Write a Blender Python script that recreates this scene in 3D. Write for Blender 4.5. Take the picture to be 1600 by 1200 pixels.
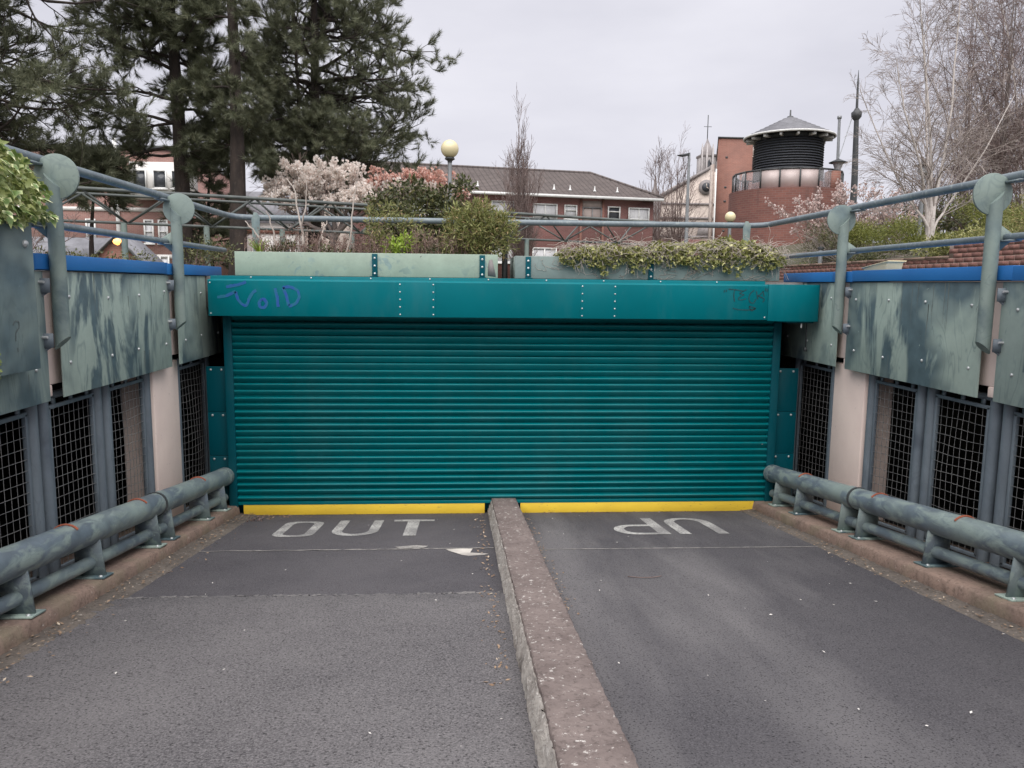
import bpy, bmesh, math, random
import numpy as np
from math import radians, sin, cos, pi
rng = np.random.default_rng(7)
random.seed(7)
for o in list(bpy.data.objects): bpy.data.objects.remove(o)
scene = bpy.context.scene
COL = scene.collection

# ------------------------------------------------------------------ camera
PITCH, YAW, ROLL = .1284, .0657, .0104
F = np.array([sin(YAW)*cos(PITCH), cos(YAW)*cos(PITCH), -sin(PITCH)])
Rv = np.array([cos(YAW), -sin(YAW), 0]); Uv = np.cross(Rv, F)
Rr, Ur = Rv*cos(ROLL)+Uv*sin(ROLL), -Rv*sin(ROLL)+Uv*cos(ROLL)
cam_data = bpy.data.cameras.new('camera'); cam = bpy.data.objects.new('camera', cam_data); COL.objects.link(cam)
from mathutils import Matrix, Vector
cam.matrix_world = Matrix(((Rr[0], Ur[0], -F[0], 0), (Rr[1], Ur[1], -F[1], -8.5), (Rr[2], Ur[2], -F[2], 2.583), (0, 0, 0, 1)))
cam_data.sensor_width = 36; cam_data.lens = 27.0; cam_data.clip_end = 3000; cam_data.clip_start = .05
scene.camera = cam

# ------------------------------------------------------------------ sky, sun, exposure
SUN_EL, SUN_AZ = radians(62), radians(185)      # behind and left of the camera, veiled by cloud
world = bpy.data.worlds.new('World'); scene.world = world; world.use_nodes = True
nt = world.node_tree; nt.nodes.clear()
out = nt.nodes.new('ShaderNodeOutputWorld'); bg = nt.nodes.new('ShaderNodeBackground'); bg.inputs['Strength'].default_value = .1
sky = nt.nodes.new('ShaderNodeTexSky'); sky.sky_type = 'NISHITA'; sky.sun_disc = False
sky.sun_elevation = SUN_EL; sky.sun_rotation = SUN_AZ; sky.air_density = 1.0; sky.dust_density = 4.0
hs = nt.nodes.new('ShaderNodeHueSaturation'); hs.inputs['Saturation'].default_value = .15
tc = nt.nodes.new('ShaderNodeTexCoord'); mp = nt.nodes.new('ShaderNodeMapping'); mp.inputs['Scale'].default_value = (1, 1, 3.0)
nz = nt.nodes.new('ShaderNodeTexNoise'); nz.inputs['Scale'].default_value = 2.2; nz.inputs['Detail'].default_value = 5; nz.inputs['Roughness'].default_value = .5
cr = nt.nodes.new('ShaderNodeValToRGB')
cr.color_ramp.elements[0].position = .3; cr.color_ramp.elements[0].color = (2.20, 2.20, 2.50, 1)
cr.color_ramp.elements[1].position = .72; cr.color_ramp.elements[1].color = (2.98, 2.96, 3.22, 1)
mx = nt.nodes.new('ShaderNodeMix'); mx.data_type = 'RGBA'; mx.inputs[0].default_value = .97
nt.links.new(sky.outputs[0], hs.inputs['Color']); nt.links.new(hs.outputs[0], mx.inputs[6])
nt.links.new(tc.outputs['Generated'], mp.inputs[0]); nt.links.new(mp.outputs[0], nz.inputs['Vector'])
nt.links.new(nz.outputs[0], cr.inputs[0]); nt.links.new(cr.outputs[0], mx.inputs[7])
nt.links.new(mx.outputs[2], bg.inputs['Color']); nt.links.new(bg.outputs[0], out.inputs[0])
sun_data = bpy.data.lights.new('sun', 'SUN'); sun_data.energy = 1.5; sun_data.angle = radians(85); sun_data.color = (1, .97, .93)
sun = bpy.data.objects.new('sun', sun_data); COL.objects.link(sun)
sd = Vector((sin(SUN_AZ)*cos(SUN_EL), cos(SUN_AZ)*cos(SUN_EL), sin(SUN_EL)))
sun.rotation_euler = sd.to_track_quat('Z', 'Y').to_euler()
vs = scene.view_settings; vs.view_transform = 'Standard'; vs.look = 'None'; vs.gamma = 1; vs.use_curve_mapping = False
vs.exposure = 1.55

# ------------------------------------------------------------------ material helpers
MAT = {}
def newmat(name):
    m = bpy.data.materials.new(name); m.use_nodes = True; MAT[name] = m
    n = m.node_tree; b = n.nodes['Principled BSDF']
    return m, n, b
def N(n, t, **k):
    x = n.nodes.new(t)
    for a, v in k.items():
        if hasattr(x, a): setattr(x, a, v)
        else: x.inputs[a].default_value = v
    return x
def coords(n, scale=(1, 1, 1), rnd=True):
    t = N(n, 'ShaderNodeTexCoord'); src = t.outputs['Object']
    if rnd:
        oi = N(n, 'ShaderNodeObjectInfo'); mm = N(n, 'ShaderNodeMath', operation='MULTIPLY'); mm.inputs[1].default_value = 37
        n.links.new(oi.outputs['Random'], mm.inputs[0])
        va = N(n, 'ShaderNodeVectorMath', operation='ADD'); n.links.new(src, va.inputs[0]); n.links.new(mm.outputs[0], va.inputs[1]); src = va.outputs[0]
    if scale != (1, 1, 1):
        mp = N(n, 'ShaderNodeMapping'); mp.inputs['Scale'].default_value = scale; n.links.new(src, mp.inputs[0]); src = mp.outputs[0]
    return src
def noise(n, src, scale, detail=4, rough=.55, dist=0):
    x = N(n, 'ShaderNodeTexNoise'); x.inputs['Scale'].default_value = scale; x.inputs['Detail'].default_value = detail
    x.inputs['Roughness'].default_value = rough; x.inputs['Distortion'].default_value = dist
    n.links.new(src, x.inputs['Vector']); return x.outputs[0]
def ramp(n, src, p0, p1, c0=(0, 0, 0, 1), c1=(1, 1, 1, 1)):
    r = N(n, 'ShaderNodeValToRGB'); e = r.color_ramp.elements
    e[0].position = p0; e[1].position = p1
    e[0].color = tuple(c0)[:3]+(1,); e[1].color = tuple(c1)[:3]+(1,)
    n.links.new(src, r.inputs[0]); return r.outputs[0]
def mix(n, fac, a, b, blend='MIX'):
    m = N(n, 'ShaderNodeMix'); m.data_type = 'RGBA'; m.blend_type = blend
    for i, v in ((0, fac), (6, a), (7, b)):
        if isinstance(v, (int, float)): m.inputs[i].default_value = v
        elif isinstance(v, tuple): m.inputs[i].default_value = tuple(v)[:3]+(1,)
        else: n.links.new(v, m.inputs[i])
    return m.outputs[2]
def bump(n, b, h, strength, dist=.01):
    x = N(n, 'ShaderNodeBump'); x.inputs['Strength'].default_value = strength; x.inputs['Distance'].default_value = dist
    n.links.new(h, x.inputs['Height']); n.links.new(x.outputs[0], b.inputs['Normal'])
def simple(name, c, rough=.6, c2=None, scale=3, fine=None, bmp=0, metal=0, spec=.5, stretch=(1, 1, 1), lo=.35, hi=.65):
    m, n, b = newmat(name); b.inputs['Roughness'].default_value = rough; b.inputs['Metallic'].default_value = metal
    b.inputs['Specular IOR Level'].default_value = spec
    src = coords(n, stretch)
    if c2 is None: c2 = tuple(x*.8 for x in c)
    col = mix(n, ramp(n, noise(n, src, scale), lo, hi), c, c2)
    if fine:
        col = mix(n, ramp(n, noise(n, src, fine[0], 2), fine[2] if len(fine) > 2 else .55, fine[3] if len(fine) > 3 else .75), col, fine[1])
    n.links.new(col, b.inputs['Base Color'])
    if bmp: bump(n, b, noise(n, src, bmp[0], 3), bmp[1], bmp[2] if len(bmp) > 2 else .005)
    return m
def leafmat(name, c1, c2, c3=None, rough=.55, trans=.25):
    m, n, b = newmat(name); b.inputs['Roughness'].default_value = rough
    g = N(n, 'ShaderNodeNewGeometry'); r = N(n, 'ShaderNodeValToRGB'); e = r.color_ramp.elements
    e[0].color = tuple(c1)+(1,); e[1].color = tuple(c2)+(1,)
    if c3: x = e.new(.8); x.color = tuple(c2)+(1,); e[2].color = tuple(c3)+(1,)
    n.links.new(g.outputs['Random Per Island'], r.inputs[0]); n.links.new(r.outputs[0], b.inputs['Base Color'])
    if trans:
        t = N(n, 'ShaderNodeBsdfTranslucent'); s = N(n, 'ShaderNodeMixShader'); s.inputs[0].default_value = trans
        n.links.new(r.outputs[0], t.inputs[0]); n.links.new(b.outputs[0], s.inputs[1]); n.links.new(t.outputs[0], s.inputs[2])
        n.links.new(s.outputs[0], n.nodes['Material Output'].inputs[0])
    return m
def brickmat(name, c1, c2, mortar, drum=None, stain=None, scale=1.0):
    m, n, b = newmat(name); b.inputs['Roughness'].default_value = .85
    src = coords(n, rnd=False); s = N(n, 'ShaderNodeSeparateXYZ'); n.links.new(src, s.inputs[0])
    cx = N(n, 'ShaderNodeCombineXYZ')
    if drum:
        a = N(n, 'ShaderNodeMath', operation='ARCTAN2'); n.links.new(s.outputs[1], a.inputs[0]); n.links.new(s.outputs[0], a.inputs[1])
        q = N(n, 'ShaderNodeMath', operation='MULTIPLY'); q.inputs[1].default_value = drum; n.links.new(a.outputs[0], q.inputs[0]); n.links.new(q.outputs[0], cx.inputs[0])
    else:
        a = N(n, 'ShaderNodeMath', operation='ADD'); n.links.new(s.outputs[0], a.inputs[0]); n.links.new(s.outputs[1], a.inputs[1]); n.links.new(a.outputs[0], cx.inputs[0])
    n.links.new(s.outputs[2], cx.inputs[1])
    t = N(n, 'ShaderNodeTexBrick'); t.inputs['Scale'].default_value = 1; t.inputs['Brick Width'].default_value = .225*scale; t.inputs['Row Height'].default_value = .075*scale
    t.inputs['Mortar Size'].default_value = .006*scale; t.inputs['Color1'].default_value = c1+(1,); t.inputs['Color2'].default_value = c2+(1,); t.inputs['Mortar'].default_value = mortar+(1,)
    n.links.new(cx.outputs[0], t.inputs['Vector'])
    col = mix(n, ramp(n, noise(n, src, .7, 5), .35, .7), t.outputs[0], mix(n, .35, t.outputs[0], (.05, .03, .03)))
    if stain:
        mp = N(n, 'ShaderNodeMapping'); mp.inputs['Scale'].default_value = (1.1, 1.1, .12); n.links.new(src, mp.inputs[0])
        col = mix(n, ramp(n, noise(n, mp.outputs[0], 1.6, 4), .52, .66), col, stain)
    n.links.new(col, b.inputs['Base Color']); bump(n, b, t.outputs[1], -.4, .01)
    return m

# ------------------------------------------------------------------ mesh helpers
WORLDPOS = {}
class MB:
    def __init__(s): s.V = []; s.Fq = []; s.Ft = []; s.Fn = []; s.n = 0
    def add(s, v, quads=None, tris=None, ngons=None):
        v = np.asarray(v, float).reshape(-1, 3)
        if quads is not None and len(quads): s.Fq.append(np.asarray(quads, np.int64).reshape(-1, 4)+s.n)
        if tris is not None and len(tris): s.Ft.append(np.asarray(tris, np.int64).reshape(-1, 3)+s.n)
        if ngons:
            for g in ngons: s.Fn.append([i+s.n for i in g])
        s.V.append(v); s.n += len(v); return s
    def box(s, x0, x1, y0, y1, z0, z1, shear=0.0):
        """axis box; shear adds -shear*y to z (follows the ramp)"""
        v = np.array([[x, y, z-shear*y] for z in (z0, z1) for y in (y0, y1) for x in (x0, x1)])
        return s.add(v, [[0, 2, 3, 1], [4, 5, 7, 6], [0, 1, 5, 4], [2, 6, 7, 3], [0, 4, 6, 2], [1, 3, 7, 5]])
    def tube(s, P, r, k=10, caps=True):
        P = np.asarray(P, float); r = np.broadcast_to(np.asarray(r, float), (len(P),))
        return s.tubes(P[None], r[None], k, caps)
    def tubes(s, P, R, k=3, caps=False):
        M, n, _ = P.shape
        T = np.gradient(P, axis=1); T /= np.linalg.norm(T, axis=2, keepdims=True)+1e-9
        ref = np.where(np.abs(T[:, :1, 2:3]) > .9, np.array([1., 0, 0]), np.array([0, 0, 1.]))
        A = np.cross(T, np.broadcast_to(ref, T.shape)); A /= np.linalg.norm(A, axis=2, keepdims=True)+1e-9
        B = np.cross(T, A)
        an = np.arange(k)*2*pi/k
        ring = A[:, :, None, :]*np.cos(an)[None, None, :, None]+B[:, :, None, :]*np.sin(an)[None, None, :, None]
        v = P[:, :, None, :]+ring*R[:, :, None, None]
        idx = np.arange(M*n*k).reshape(M, n, k)
        a = idx[:, :-1, :]; b = np.roll(a, -1, 2); d = idx[:, 1:, :]; c = np.roll(d, -1, 2)
        q = np.stack([a, d, c, b], -1).reshape(-1, 4)
        ng = []
        if caps:
            for m in range(M): ng += [list(idx[m, 0]), list(idx[m, -1][::-1])]
        return s.add(v.reshape(-1, 3), q, None, ng)
    def bar(s, a, b, w, h=None):
        """rectangular bar from a to b"""
        h = h or w; a = np.array(a, float); b = np.array(b, float); t = b-a; t /= np.linalg.norm(t)
        ref = np.array([0, 0, 1.]) if abs(t[2]) < .9 else np.array([0, 1., 0])
        u = np.cross(t, ref); u /= np.linalg.norm(u); v = np.cross(u, t)
        P = [p+u*sx*w/2+v*sz*h/2 for p in (a, b) for sz in (-1, 1) for sx in (-1, 1)]
        return s.add(P, [[0, 2, 3, 1], [4, 5, 7, 6], [0, 1, 5, 4], [2, 6, 7, 3], [0, 4, 6, 2], [1, 3, 7, 5]])
    def prism(s, poly, axis, a0, a1, lift=None):
        """extrude 2d polygon along axis ('x': poly is (y,z); 'y': (x,z); 'z': (x,y))"""
        k = len(poly)
        def p3(p, a): return {'x': (a, p[0], p[1]), 'y': (p[0], a, p[1]), 'z': (p[0], p[1], a)}[axis]
        v = [p3(p, a0) for p in poly]+[p3(p, a1) for p in poly]
        if lift: v = [lift(q) for q in v]
        return s.add(v, [[i, (i+1) % k, k+(i+1) % k, k+i] for i in range(k)], None, [list(range(k))[::-1], list(range(k, 2*k))])
    def cyl(s, c, axis, r, l, k=12):
        c = np.array(c, float); d = {'x': (1, 0, 0), 'y': (0, 1, 0), 'z': (0, 0, 1)}[axis]; d = np.array(d)*l/2
        return s.tube([c-d, c+d], r, k)
    def lathe(s, c, prof, k=24, a0=0, a1=2*pi):
        full = abs(a1-a0-2*pi) < 1e-6; n = k if full else k+1
        an = a0+np.arange(n)*(a1-a0)/k
        v = np.array([[c[0]+r*cos(a), c[1]+r*sin(a), c[2]+z] for r, z in prof for a in an])
        idx = np.arange(len(prof)*n).reshape(len(prof), n)
        a = idx[:-1]; d = idx[1:]
        if full: q = np.stack([a, np.roll(a, -1, 1), np.roll(d, -1, 1), d], -1)
        else: q = np.stack([a[:, :-1], a[:, 1:], d[:, 1:], d[:, :-1]], -1)
        return s.add(v, q.reshape(-1, 4))
    def inst(s, tv, tf, pos, rot, scale=None):
        """instances of a template: tv (n,3), tf tris (m,3) or quads (m,4)"""
        tv = np.asarray(tv, float); tf = np.asarray(tf); M = len(pos); n = len(tv)
        v = np.einsum('mij,nj->mni', rot, tv)
        if scale is not None: v = v*np.asarray(scale).reshape(M, 1, 1)
        v = v+np.asarray(pos)[:, None, :]
        f = (tf[None]+(np.arange(M)*n)[:, None, None]).reshape(-1, tf.shape[1])
        return s.add(v.reshape(-1, 3), f if tf.shape[1] == 4 else None, f if tf.shape[1] == 3 else None)
    def mesh(s, name, c=(0, 0, 0), smooth=None):
        v = np.concatenate(s.V)-np.asarray(c)
        me = bpy.data.meshes.new(name)
        q = np.concatenate(s.Fq) if s.Fq else np.zeros((0, 4), np.int64); t = np.concatenate(s.Ft) if s.Ft else np.zeros((0, 3), np.int64)
        loops = np.concatenate([q.ravel(), t.ravel()]+[np.array(g) for g in s.Fn]).astype(np.int32)
        tot = np.concatenate([np.full(len(q), 4), np.full(len(t), 3), np.array([len(g) for g in s.Fn], int)]).astype(np.int32)
        st = np.concatenate([[0], np.cumsum(tot)[:-1]]).astype(np.int32)
        me.vertices.add(len(v)); me.vertices.foreach_set('co', v.astype(np.float32).ravel())
        me.loops.add(len(loops)); me.loops.foreach_set('vertex_index', loops)
        me.polygons.add(len(tot)); me.polygons.foreach_set('loop_start', st); me.polygons.foreach_set('loop_total', tot)
        me.update(calc_edges=True)
        if smooth:
            me.polygons.foreach_set('use_smooth', np.ones(len(tot), bool)); me.set_sharp_from_angle(angle=radians(smooth))
        return me
    def build(s, name, mat, parent=None, smooth=None, bevel=0, center=None):
        v = np.concatenate(s.V)
        c = np.array(center) if center is not None else np.array([*(v.min(0)+v.max(0))[:2]/2, v.min(0)[2]])
        me = s.mesh(name, c, smooth); me.materials.append(MAT[mat])
        return link(name, me, c, parent, bevel)
def link(name, me, c, parent=None, bevel=0, rot=None):
    o = bpy.data.objects.new(name, me); COL.objects.link(o); c = np.asarray(c, float); WORLDPOS[o.name] = c
    if parent is not None: o.parent = parent; o.location = c-WORLDPOS[parent.name]
    else: o.location = c
    if rot is not None: o.rotation_euler = rot
    if bevel:
        b = o.modifiers.new('bevel', 'BEVEL'); b.width = bevel; b.segments = 2; b.limit_method = 'ANGLE'; b.angle_limit = radians(40)
    return o
def thing(name, label, cat, loc, group=None):
    o = bpy.data.objects.new(name, None); COL.objects.link(o); o.location = loc; o.empty_display_size = .1
    WORLDPOS[o.name] = np.array(loc, float); return tag(o, label, cat, group)
def tag(o, label, cat, group=None):
    o['label'] = label; o['category'] = cat
    if group: o['group'] = group
    return o
def struct(o): o['kind'] = 'structure'; return o
def stuff(o): o['kind'] = 'stuff'; return o
def randrot(M, tilt=None):
    """random rotation matrices; tilt limits the angle of local z from world z"""
    az = rng.uniform(0, 2*pi, M); el = rng.uniform(0, pi, M) if tilt is None else rng.uniform(0, tilt, M); ro = rng.uniform(0, 2*pi, M)
    def Rz(a): z = np.zeros_like(a); o = np.ones_like(a); return np.stack([np.stack([np.cos(a), -np.sin(a), z], -1), np.stack([np.sin(a), np.cos(a), z], -1), np.stack([z, z, o], -1)], 1)
    def Ry(a): z = np.zeros_like(a); o = np.ones_like(a); return np.stack([np.stack([np.cos(a), z, np.sin(a)], -1), np.stack([z, o, z], -1), np.stack([-np.sin(a), z, np.cos(a)], -1)], 1)
    return Rz(az) @ Ry(el) @ Rz(ro)
def dirrot(D):
    """rotation matrices sending local z to D with random roll"""
    D = D/(np.linalg.norm(D, axis=1, keepdims=True)+1e-9); M = len(D)
    r = rng.normal(size=(M, 3)); A = np.cross(D, r); A /= np.linalg.norm(A, axis=1, keepdims=True)+1e-9
    return np.stack([A, np.cross(D, A), D], -1)
def sprout(P, R, count, t0, t1, ang, lf, npts, droop=0., wig=.12, rf=.5, rend=.25, up=0., jit=.25):
    """children branches of parents P (M,n,3), R (M,n)"""
    M, n, _ = P.shape
    pid = np.repeat(np.arange(M), count); K = len(pid)
    t = rng.uniform(t0, t1, K)*(n-1); i = np.clip(t.astype(int), 0, n-2); f = (t-i)[:, None]
    pos = P[pid, i]*(1-f)+P[pid, i+1]*f
    rad = R[pid, i]*(1-f[:, 0])+R[pid, i+1]*f[:, 0]
    tan = P[pid, i+1]-P[pid, i]; tan /= np.linalg.norm(tan, axis=1, keepdims=True)+1e-9
    rr = rng.normal(size=(K, 3)); side = np.cross(tan, rr); side /= np.linalg.norm(side, axis=1, keepdims=True)+1e-9
    a = ang*(1+rng.normal(size=K)*.22)
    d = tan*np.cos(a)[:, None]+side*np.sin(a)[:, None]; d[:, 2] += up; d /= np.linalg.norm(d, axis=1, keepdims=True)
    plen = np.linalg.norm(np.diff(P, axis=1), axis=2).sum(1)[pid]
    L = plen*lf*(1-.45*t/(n-1))*(1+rng.uniform(-jit, jit, K))
    pts = [pos]; dd = d
    for j in range(npts-1):
        pts.append(pts[-1]+dd*(L/(npts-1))[:, None])
        dd = dd+rng.normal(size=(K, 3))*wig; dd[:, 2] -= droop; dd = dd/np.linalg.norm(dd, axis=1, keepdims=True)
    r0 = np.minimum(rad*rf*(1+rng.uniform(-.2, .2, K)), rad)
    return np.stack(pts, 1), r0[:, None]*np.linspace(1, rend, npts)[None]
def path(pts, n):
    """resample a rough polyline smoothly"""
    p = np.array(pts, float); u = np.linspace(0, 1, len(p)); w = np.linspace(0, 1, n)
    return np.stack([np.interp(w, u, p[:, i]) for i in range(3)], -1)

# leaf templates (z is the growing direction)
LEAF_V = np.array([[0, 0, 0], [.22, .05, .45], [0, -.04, .5], [-.22, .05, .45], [0, .06, 1.]]); LEAF_F = np.array([[0, 1, 2], [0, 2, 3], [2, 1, 4], [3, 2, 4]])
NARROW_V = LEAF_V*np.array([.5, 1, 1]); 
IVY_V = np.array([[0, 0, 0], [.34, .03, -.06], [.46, .10, .28], [.24, .02, .40], [0, .10, 1.], [-.24, .02, .40], [-.46, .10, .28], [-.34, .03, -.06], [0, -.05, .35]])
IVY_F = np.array([[8, 0, 1], [8, 1, 2], [8, 2, 3], [8, 3, 4], [8, 4, 5], [8, 5, 6], [8, 6, 7], [8, 7, 0]])
def tuft(nn, ln, w, spread, stem):
    V = []; Fc = []
    for i in range(nn):
        a = i*2.4; h = stem*(i/nn); el = spread*(.55+.75*random.random()); l = ln*(.75+.5*random.random())
        d = np.array([cos(a)*sin(el), sin(a)*sin(el), cos(el)]); sd_ = np.array([-sin(a), cos(a), 0])*w/2
        b = np.array([0, 0, h]); V += [b-sd_, b+sd_, b+d*l]; Fc.append([3*i, 3*i+1, 3*i+2])
    return np.array(V), np.array(Fc)

# ------------------------------------------------------------------ materials
def asphalt(name, base, dark, grain, tracks=None):
    m, n, b = newmat(name); b.inputs['Roughness'].default_value = .88; b.inputs['Specular IOR Level'].default_value = .3
    src = coords(n, rnd=False)
    col = mix(n, ramp(n, noise(n, src, .75, 7, .65), .38, .62), base, dark)
    if tracks:
        s = N(n, 'ShaderNodeSeparateXYZ'); n.links.new(src, s.inputs[0])
        mp = N(n, 'ShaderNodeMapping'); mp.inputs['Scale'].default_value = (1.5, .28, 1); mp.inputs['Rotation'].default_value = (0, 0, radians(12)); n.links.new(src, mp.inputs[0])
        col = mix(n, ramp(n, noise(n, mp.outputs[0], 1.1, 4), .45, .68), col, tracks)
    g = noise(n, src, grain, 3, .7)
    col = mix(n, ramp(n, g, .42, .72), col, tuple(x*1.65 for x in base))
    col = mix(n, ramp(n, noise(n, src, grain*.8, 2, .6), .30, .46, (1, 1, 1), (0, 0, 0)), col, tuple(x*.35 for x in dark))
    v = N(n, 'ShaderNodeTexVoronoi'); v.inputs['Scale'].default_value = 9; n.links.new(src, v.inputs['Vector'])
    col = mix(n, ramp(n, v.outputs['Distance'], .008, .022, (.7, .7, .7), (0, 0, 0)), col, (.40, .39, .37))
    n.links.new(col, b.inputs['Base Color']); bump(n, b, g, .7, .008)
    return m
asphalt('asphalt_coarse', (.135, .127, .130), (.085, .080, .085), 100)
asphalt('asphalt_fine', (.092, .086, .093), (.052, .049, .056), 170)
asphalt('asphalt_right', (.078, .074, .080), (.056, .053, .060), 120, (.155, .147, .150))

def concrete(name, c1, c2, lich, amount=.6, moss=None, bm=.6):
    m, n, b = newmat(name); b.inputs['Roughness'].default_value = .9; b.inputs['Specular IOR Level'].default_value = .25
    src = coords(n, rnd=False)
    col = mix(n, ramp(n, noise(n, src, 4, 6, .65), .35, .68), c1, c2)
    col = mix(n, ramp(n, noise(n, src, 38, 4, .7), .5, .75), col, tuple(x*.55 for x in c2))
    col = mix(n, ramp(n, noise(n, src, 26, 5, .75), amount, amount+.07), col, lich)
    if moss: col = mix(n, ramp(n, noise(n, src, 2.4, 5), .5, .7), col, moss)
    n.links.new(col, b.inputs['Base Color']); bump(n, b, noise(n, src, 60, 4, .7), bm, .008)
    return m
concrete('divider_top', (.215, .175, .163), (.145, .115, .108), (.54, .51, .48), .588)
concrete('divider_side', (.42, .39, .36), (.27, .24, .22), (.56, .53, .50), .56)
concrete('kerb', (.29, .205, .165), (.20, .145, .120), (.46, .40, .36), .63, (.20, .17, .12))
concrete('gutter', (.17, .145, .125), (.11, .095, .085), (.38, .34, .30), .6)
simple('pink_concrete', (.82, .68, .61), .85, (.75, .61, .55), 2.2, (24, (.56, .45, .41), .66, .85), (50, .25, .004))
simple('grey_concrete', (.24, .23, .22), .9, (.17, .16, .155), 1.5, (20, (.13, .125, .12)), (40, .3))
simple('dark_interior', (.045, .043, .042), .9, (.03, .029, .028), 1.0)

def weathered(name, light, dark, blot=.5, edge=.1, vert=.16, sc=2.6, rough=.62, streaks=True):
    """faded sage paint with scrubbed darker areas"""
    m, n, b = newmat(name); b.inputs['Roughness'].default_value = rough
    src = coords(n, (vert if isinstance(vert, tuple) else (1, 1, vert)) if streaks else (1, 1, 1))
    flat = coords(n)
    a = noise(n, src, sc, 5, .6, .7); f1 = ramp(n, a, blot, blot+edge)
    c = noise(n, flat, 1.3, 3, .5, .3); f2 = ramp(n, c, .36, .54)
    m1 = N(n, 'ShaderNodeMath', operation='MULTIPLY'); n.links.new(f1, m1.inputs[0]); n.links.new(f2, m1.inputs[1])
    col = mix(n, ramp(n, noise(n, flat, 5, 5, .65), .3, .7), light, tuple(x*.80 for x in light))
    col = mix(n, m1.outputs[0], col, mix(n, ramp(n, noise(n, flat, 7, 4), .35, .7), dark, tuple(x*1.5 for x in dark)))
    st = ramp(n, noise(n, src, sc*5, 3, .6, 1.2), .64, .72)
    col = mix(n, st, col, mix(n, .5, col, dark))
    ln = N(n, 'ShaderNodeValToRGB'); e_ = ln.color_ramp.elements; e_[0].position = .470; e_[0].color = (0, 0, 0, 1); e_[1].position = .53; e_[1].color = (0, 0, 0, 1); k_ = e_.new(.5); k_.color = (1, 1, 1, 1)
    n.links.new(noise(n, src, sc*1.7, 2, .4, 1.6), ln.inputs[0]); msk = N(n, 'ShaderNodeMath', operation='MULTIPLY'); n.links.new(ln.outputs[0], msk.inputs[0]); n.links.new(ramp(n, noise(n, flat, 2.1, 2), .42, .6), msk.inputs[1])
    col = mix(n, msk.outputs[0], col, mix(n, .35, col, dark))
    pal = ramp(n, noise(n, flat, 16, 4, .7), .68, .76); col = mix(n, pal, col, tuple(min(1, x*1.35) for x in light))
    n.links.new(col, b.inputs['Base Color']); bump(n, b, noise(n, flat, 9, 3), .12, .006)
    return m
weathered('sage_cladding', (.375, .465, .412), (.070, .108, .122), .45, .07, .30, 2.4)
weathered('sage_cladding_dark', (.31, .385, .355), (.080, .12, .135), .42, .10, .3, 2.2)
weathered('sage_post', (.235, .295, .268), (.10, .14, .15), .46, .2, 1, 3)
weathered('sage_planter', (.335, .415, .335), (.17, .235, .225), .56, .06, 1, 6, .6, False)
weathered('grey_planter', (.225, .275, .26), (.14, .175, .17), .46, .2, 1, 3, .7, False)
weathered('pipe_paint', (.255, .315, .298), (.095, .122, .145), .40, .14, (1.6, .55, 1.6), 7, .5, True)
weathered('steel_blue', (.17, .205, .235), (.085, .105, .128), .42, .22, .35, 3.5, .55)
simple('rail_paint', (.165, .205, .225), .42, (.115, .145, .170), 4, (30, (.24, .28, .28)))
simple('galvanised', (.62, .62, .62), .4, (.46, .47, .48), 30, metal=.2)
simple('wire', (.27, .265, .26), .5, (.18, .18, .18), 6, metal=.2)
simple('rust_band', (.36, .105, .055), .8, (.26, .075, .045), 20)
simple('bolt', (.66, .68, .68), .4, (.45, .47, .47), 40, metal=.5)
simple('dirt_run', (.17, .20, .185), .8, (.115, .13, .125), 8)
simple('patch_paint', (.22, .20, .20), .8, (.17, .155, .15), 9)
def teal(name, c, rough, var=.85, spec=.2):
    m, n, b = newmat(name); b.inputs['Roughness'].default_value = rough; b.inputs['Specular IOR Level'].default_value = spec
    src = coords(n)
    col = mix(n, ramp(n, noise(n, src, 1.2, 4), .3, .7), c, tuple(x*var for x in c))
    dust = ramp(n, noise(n, coords(n, (1, 1, .2)), 5, 5, .65), .58, .85); col = mix(n, dust, col, mix(n, .06, col, (.25, .28, .28)))
    gp = N(n, 'ShaderNodeNewGeometry'); gm = N(n, 'ShaderNodeMapping'); gm.inputs['Scale'].default_value = (1.0, 1, .35); n.links.new(gp.outputs['Position'], gm.inputs[0])
    col = mix(n, ramp(n, noise(n, gm.outputs[0], 1.7, 6, .7), .45, .8), col, mix(n, .12, col, (.16, .20, .19)))
    n.links.new(col, b.inputs['Base Color']); bump(n, b, noise(n, src, 1.1, 2), .10, .03)
    return m
teal('teal_hood', (.0, .150, .178), .42, .85, .12)
teal('teal_slat', (.0, .170, .190), .24, .80, .26)
teal('teal_plate', (.0, .080, .105), .45, .85, .15)
simple('yellow_paint', (.90, .62, .055), .5, (.80, .54, .05), 2.5, (18, (.36, .25, .08), .66, .80), stretch=(1, 1, 2.5))
simple('blue_coping', (.022, .170, .47), .5, (.018, .145, .42), 1.5, (35, (.06, .21, .46), .66, .85))
def worn_paint(name, c, under, lo, hi):
    m, n, b = newmat(name); b.inputs['Roughness'].default_value = .8
    src = coords(n, rnd=False)
    a = ramp(n, noise(n, src, 60, 4, .75), lo, hi); big = ramp(n, noise(n, src, 2.6, 3), .40, .62)
    col = mix(n, a, c, under); col = mix(n, big, col, mix(n, .62, col, under))
    n.links.new(col, b.inputs['Base Color']); return m
worn_paint('road_paint', (.50, .49, .47), (.11, .105, .11), .46, .62)
worn_paint('spilt_paint', (.62, .58, .53), (.20, .18, .17), .58, .75)
worn_paint('tar_joint', (.38, .36, .335), (.17, .16, .155), .45, .62)
worn_paint('dust_seam', (.24, .225, .215), (.11, .105, .108), .40, .58)
simple('graffiti_blue', (.006, .070, .30), .6, (.001, .125, .215), 12, lo=.40, hi=.6)
simple('graffiti_black', (.004, .035, .042), .6, (.002, .065, .076), 9, lo=.45, hi=.7)
simple('scratch_dark', (.13, .16, .16), .7)
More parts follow.
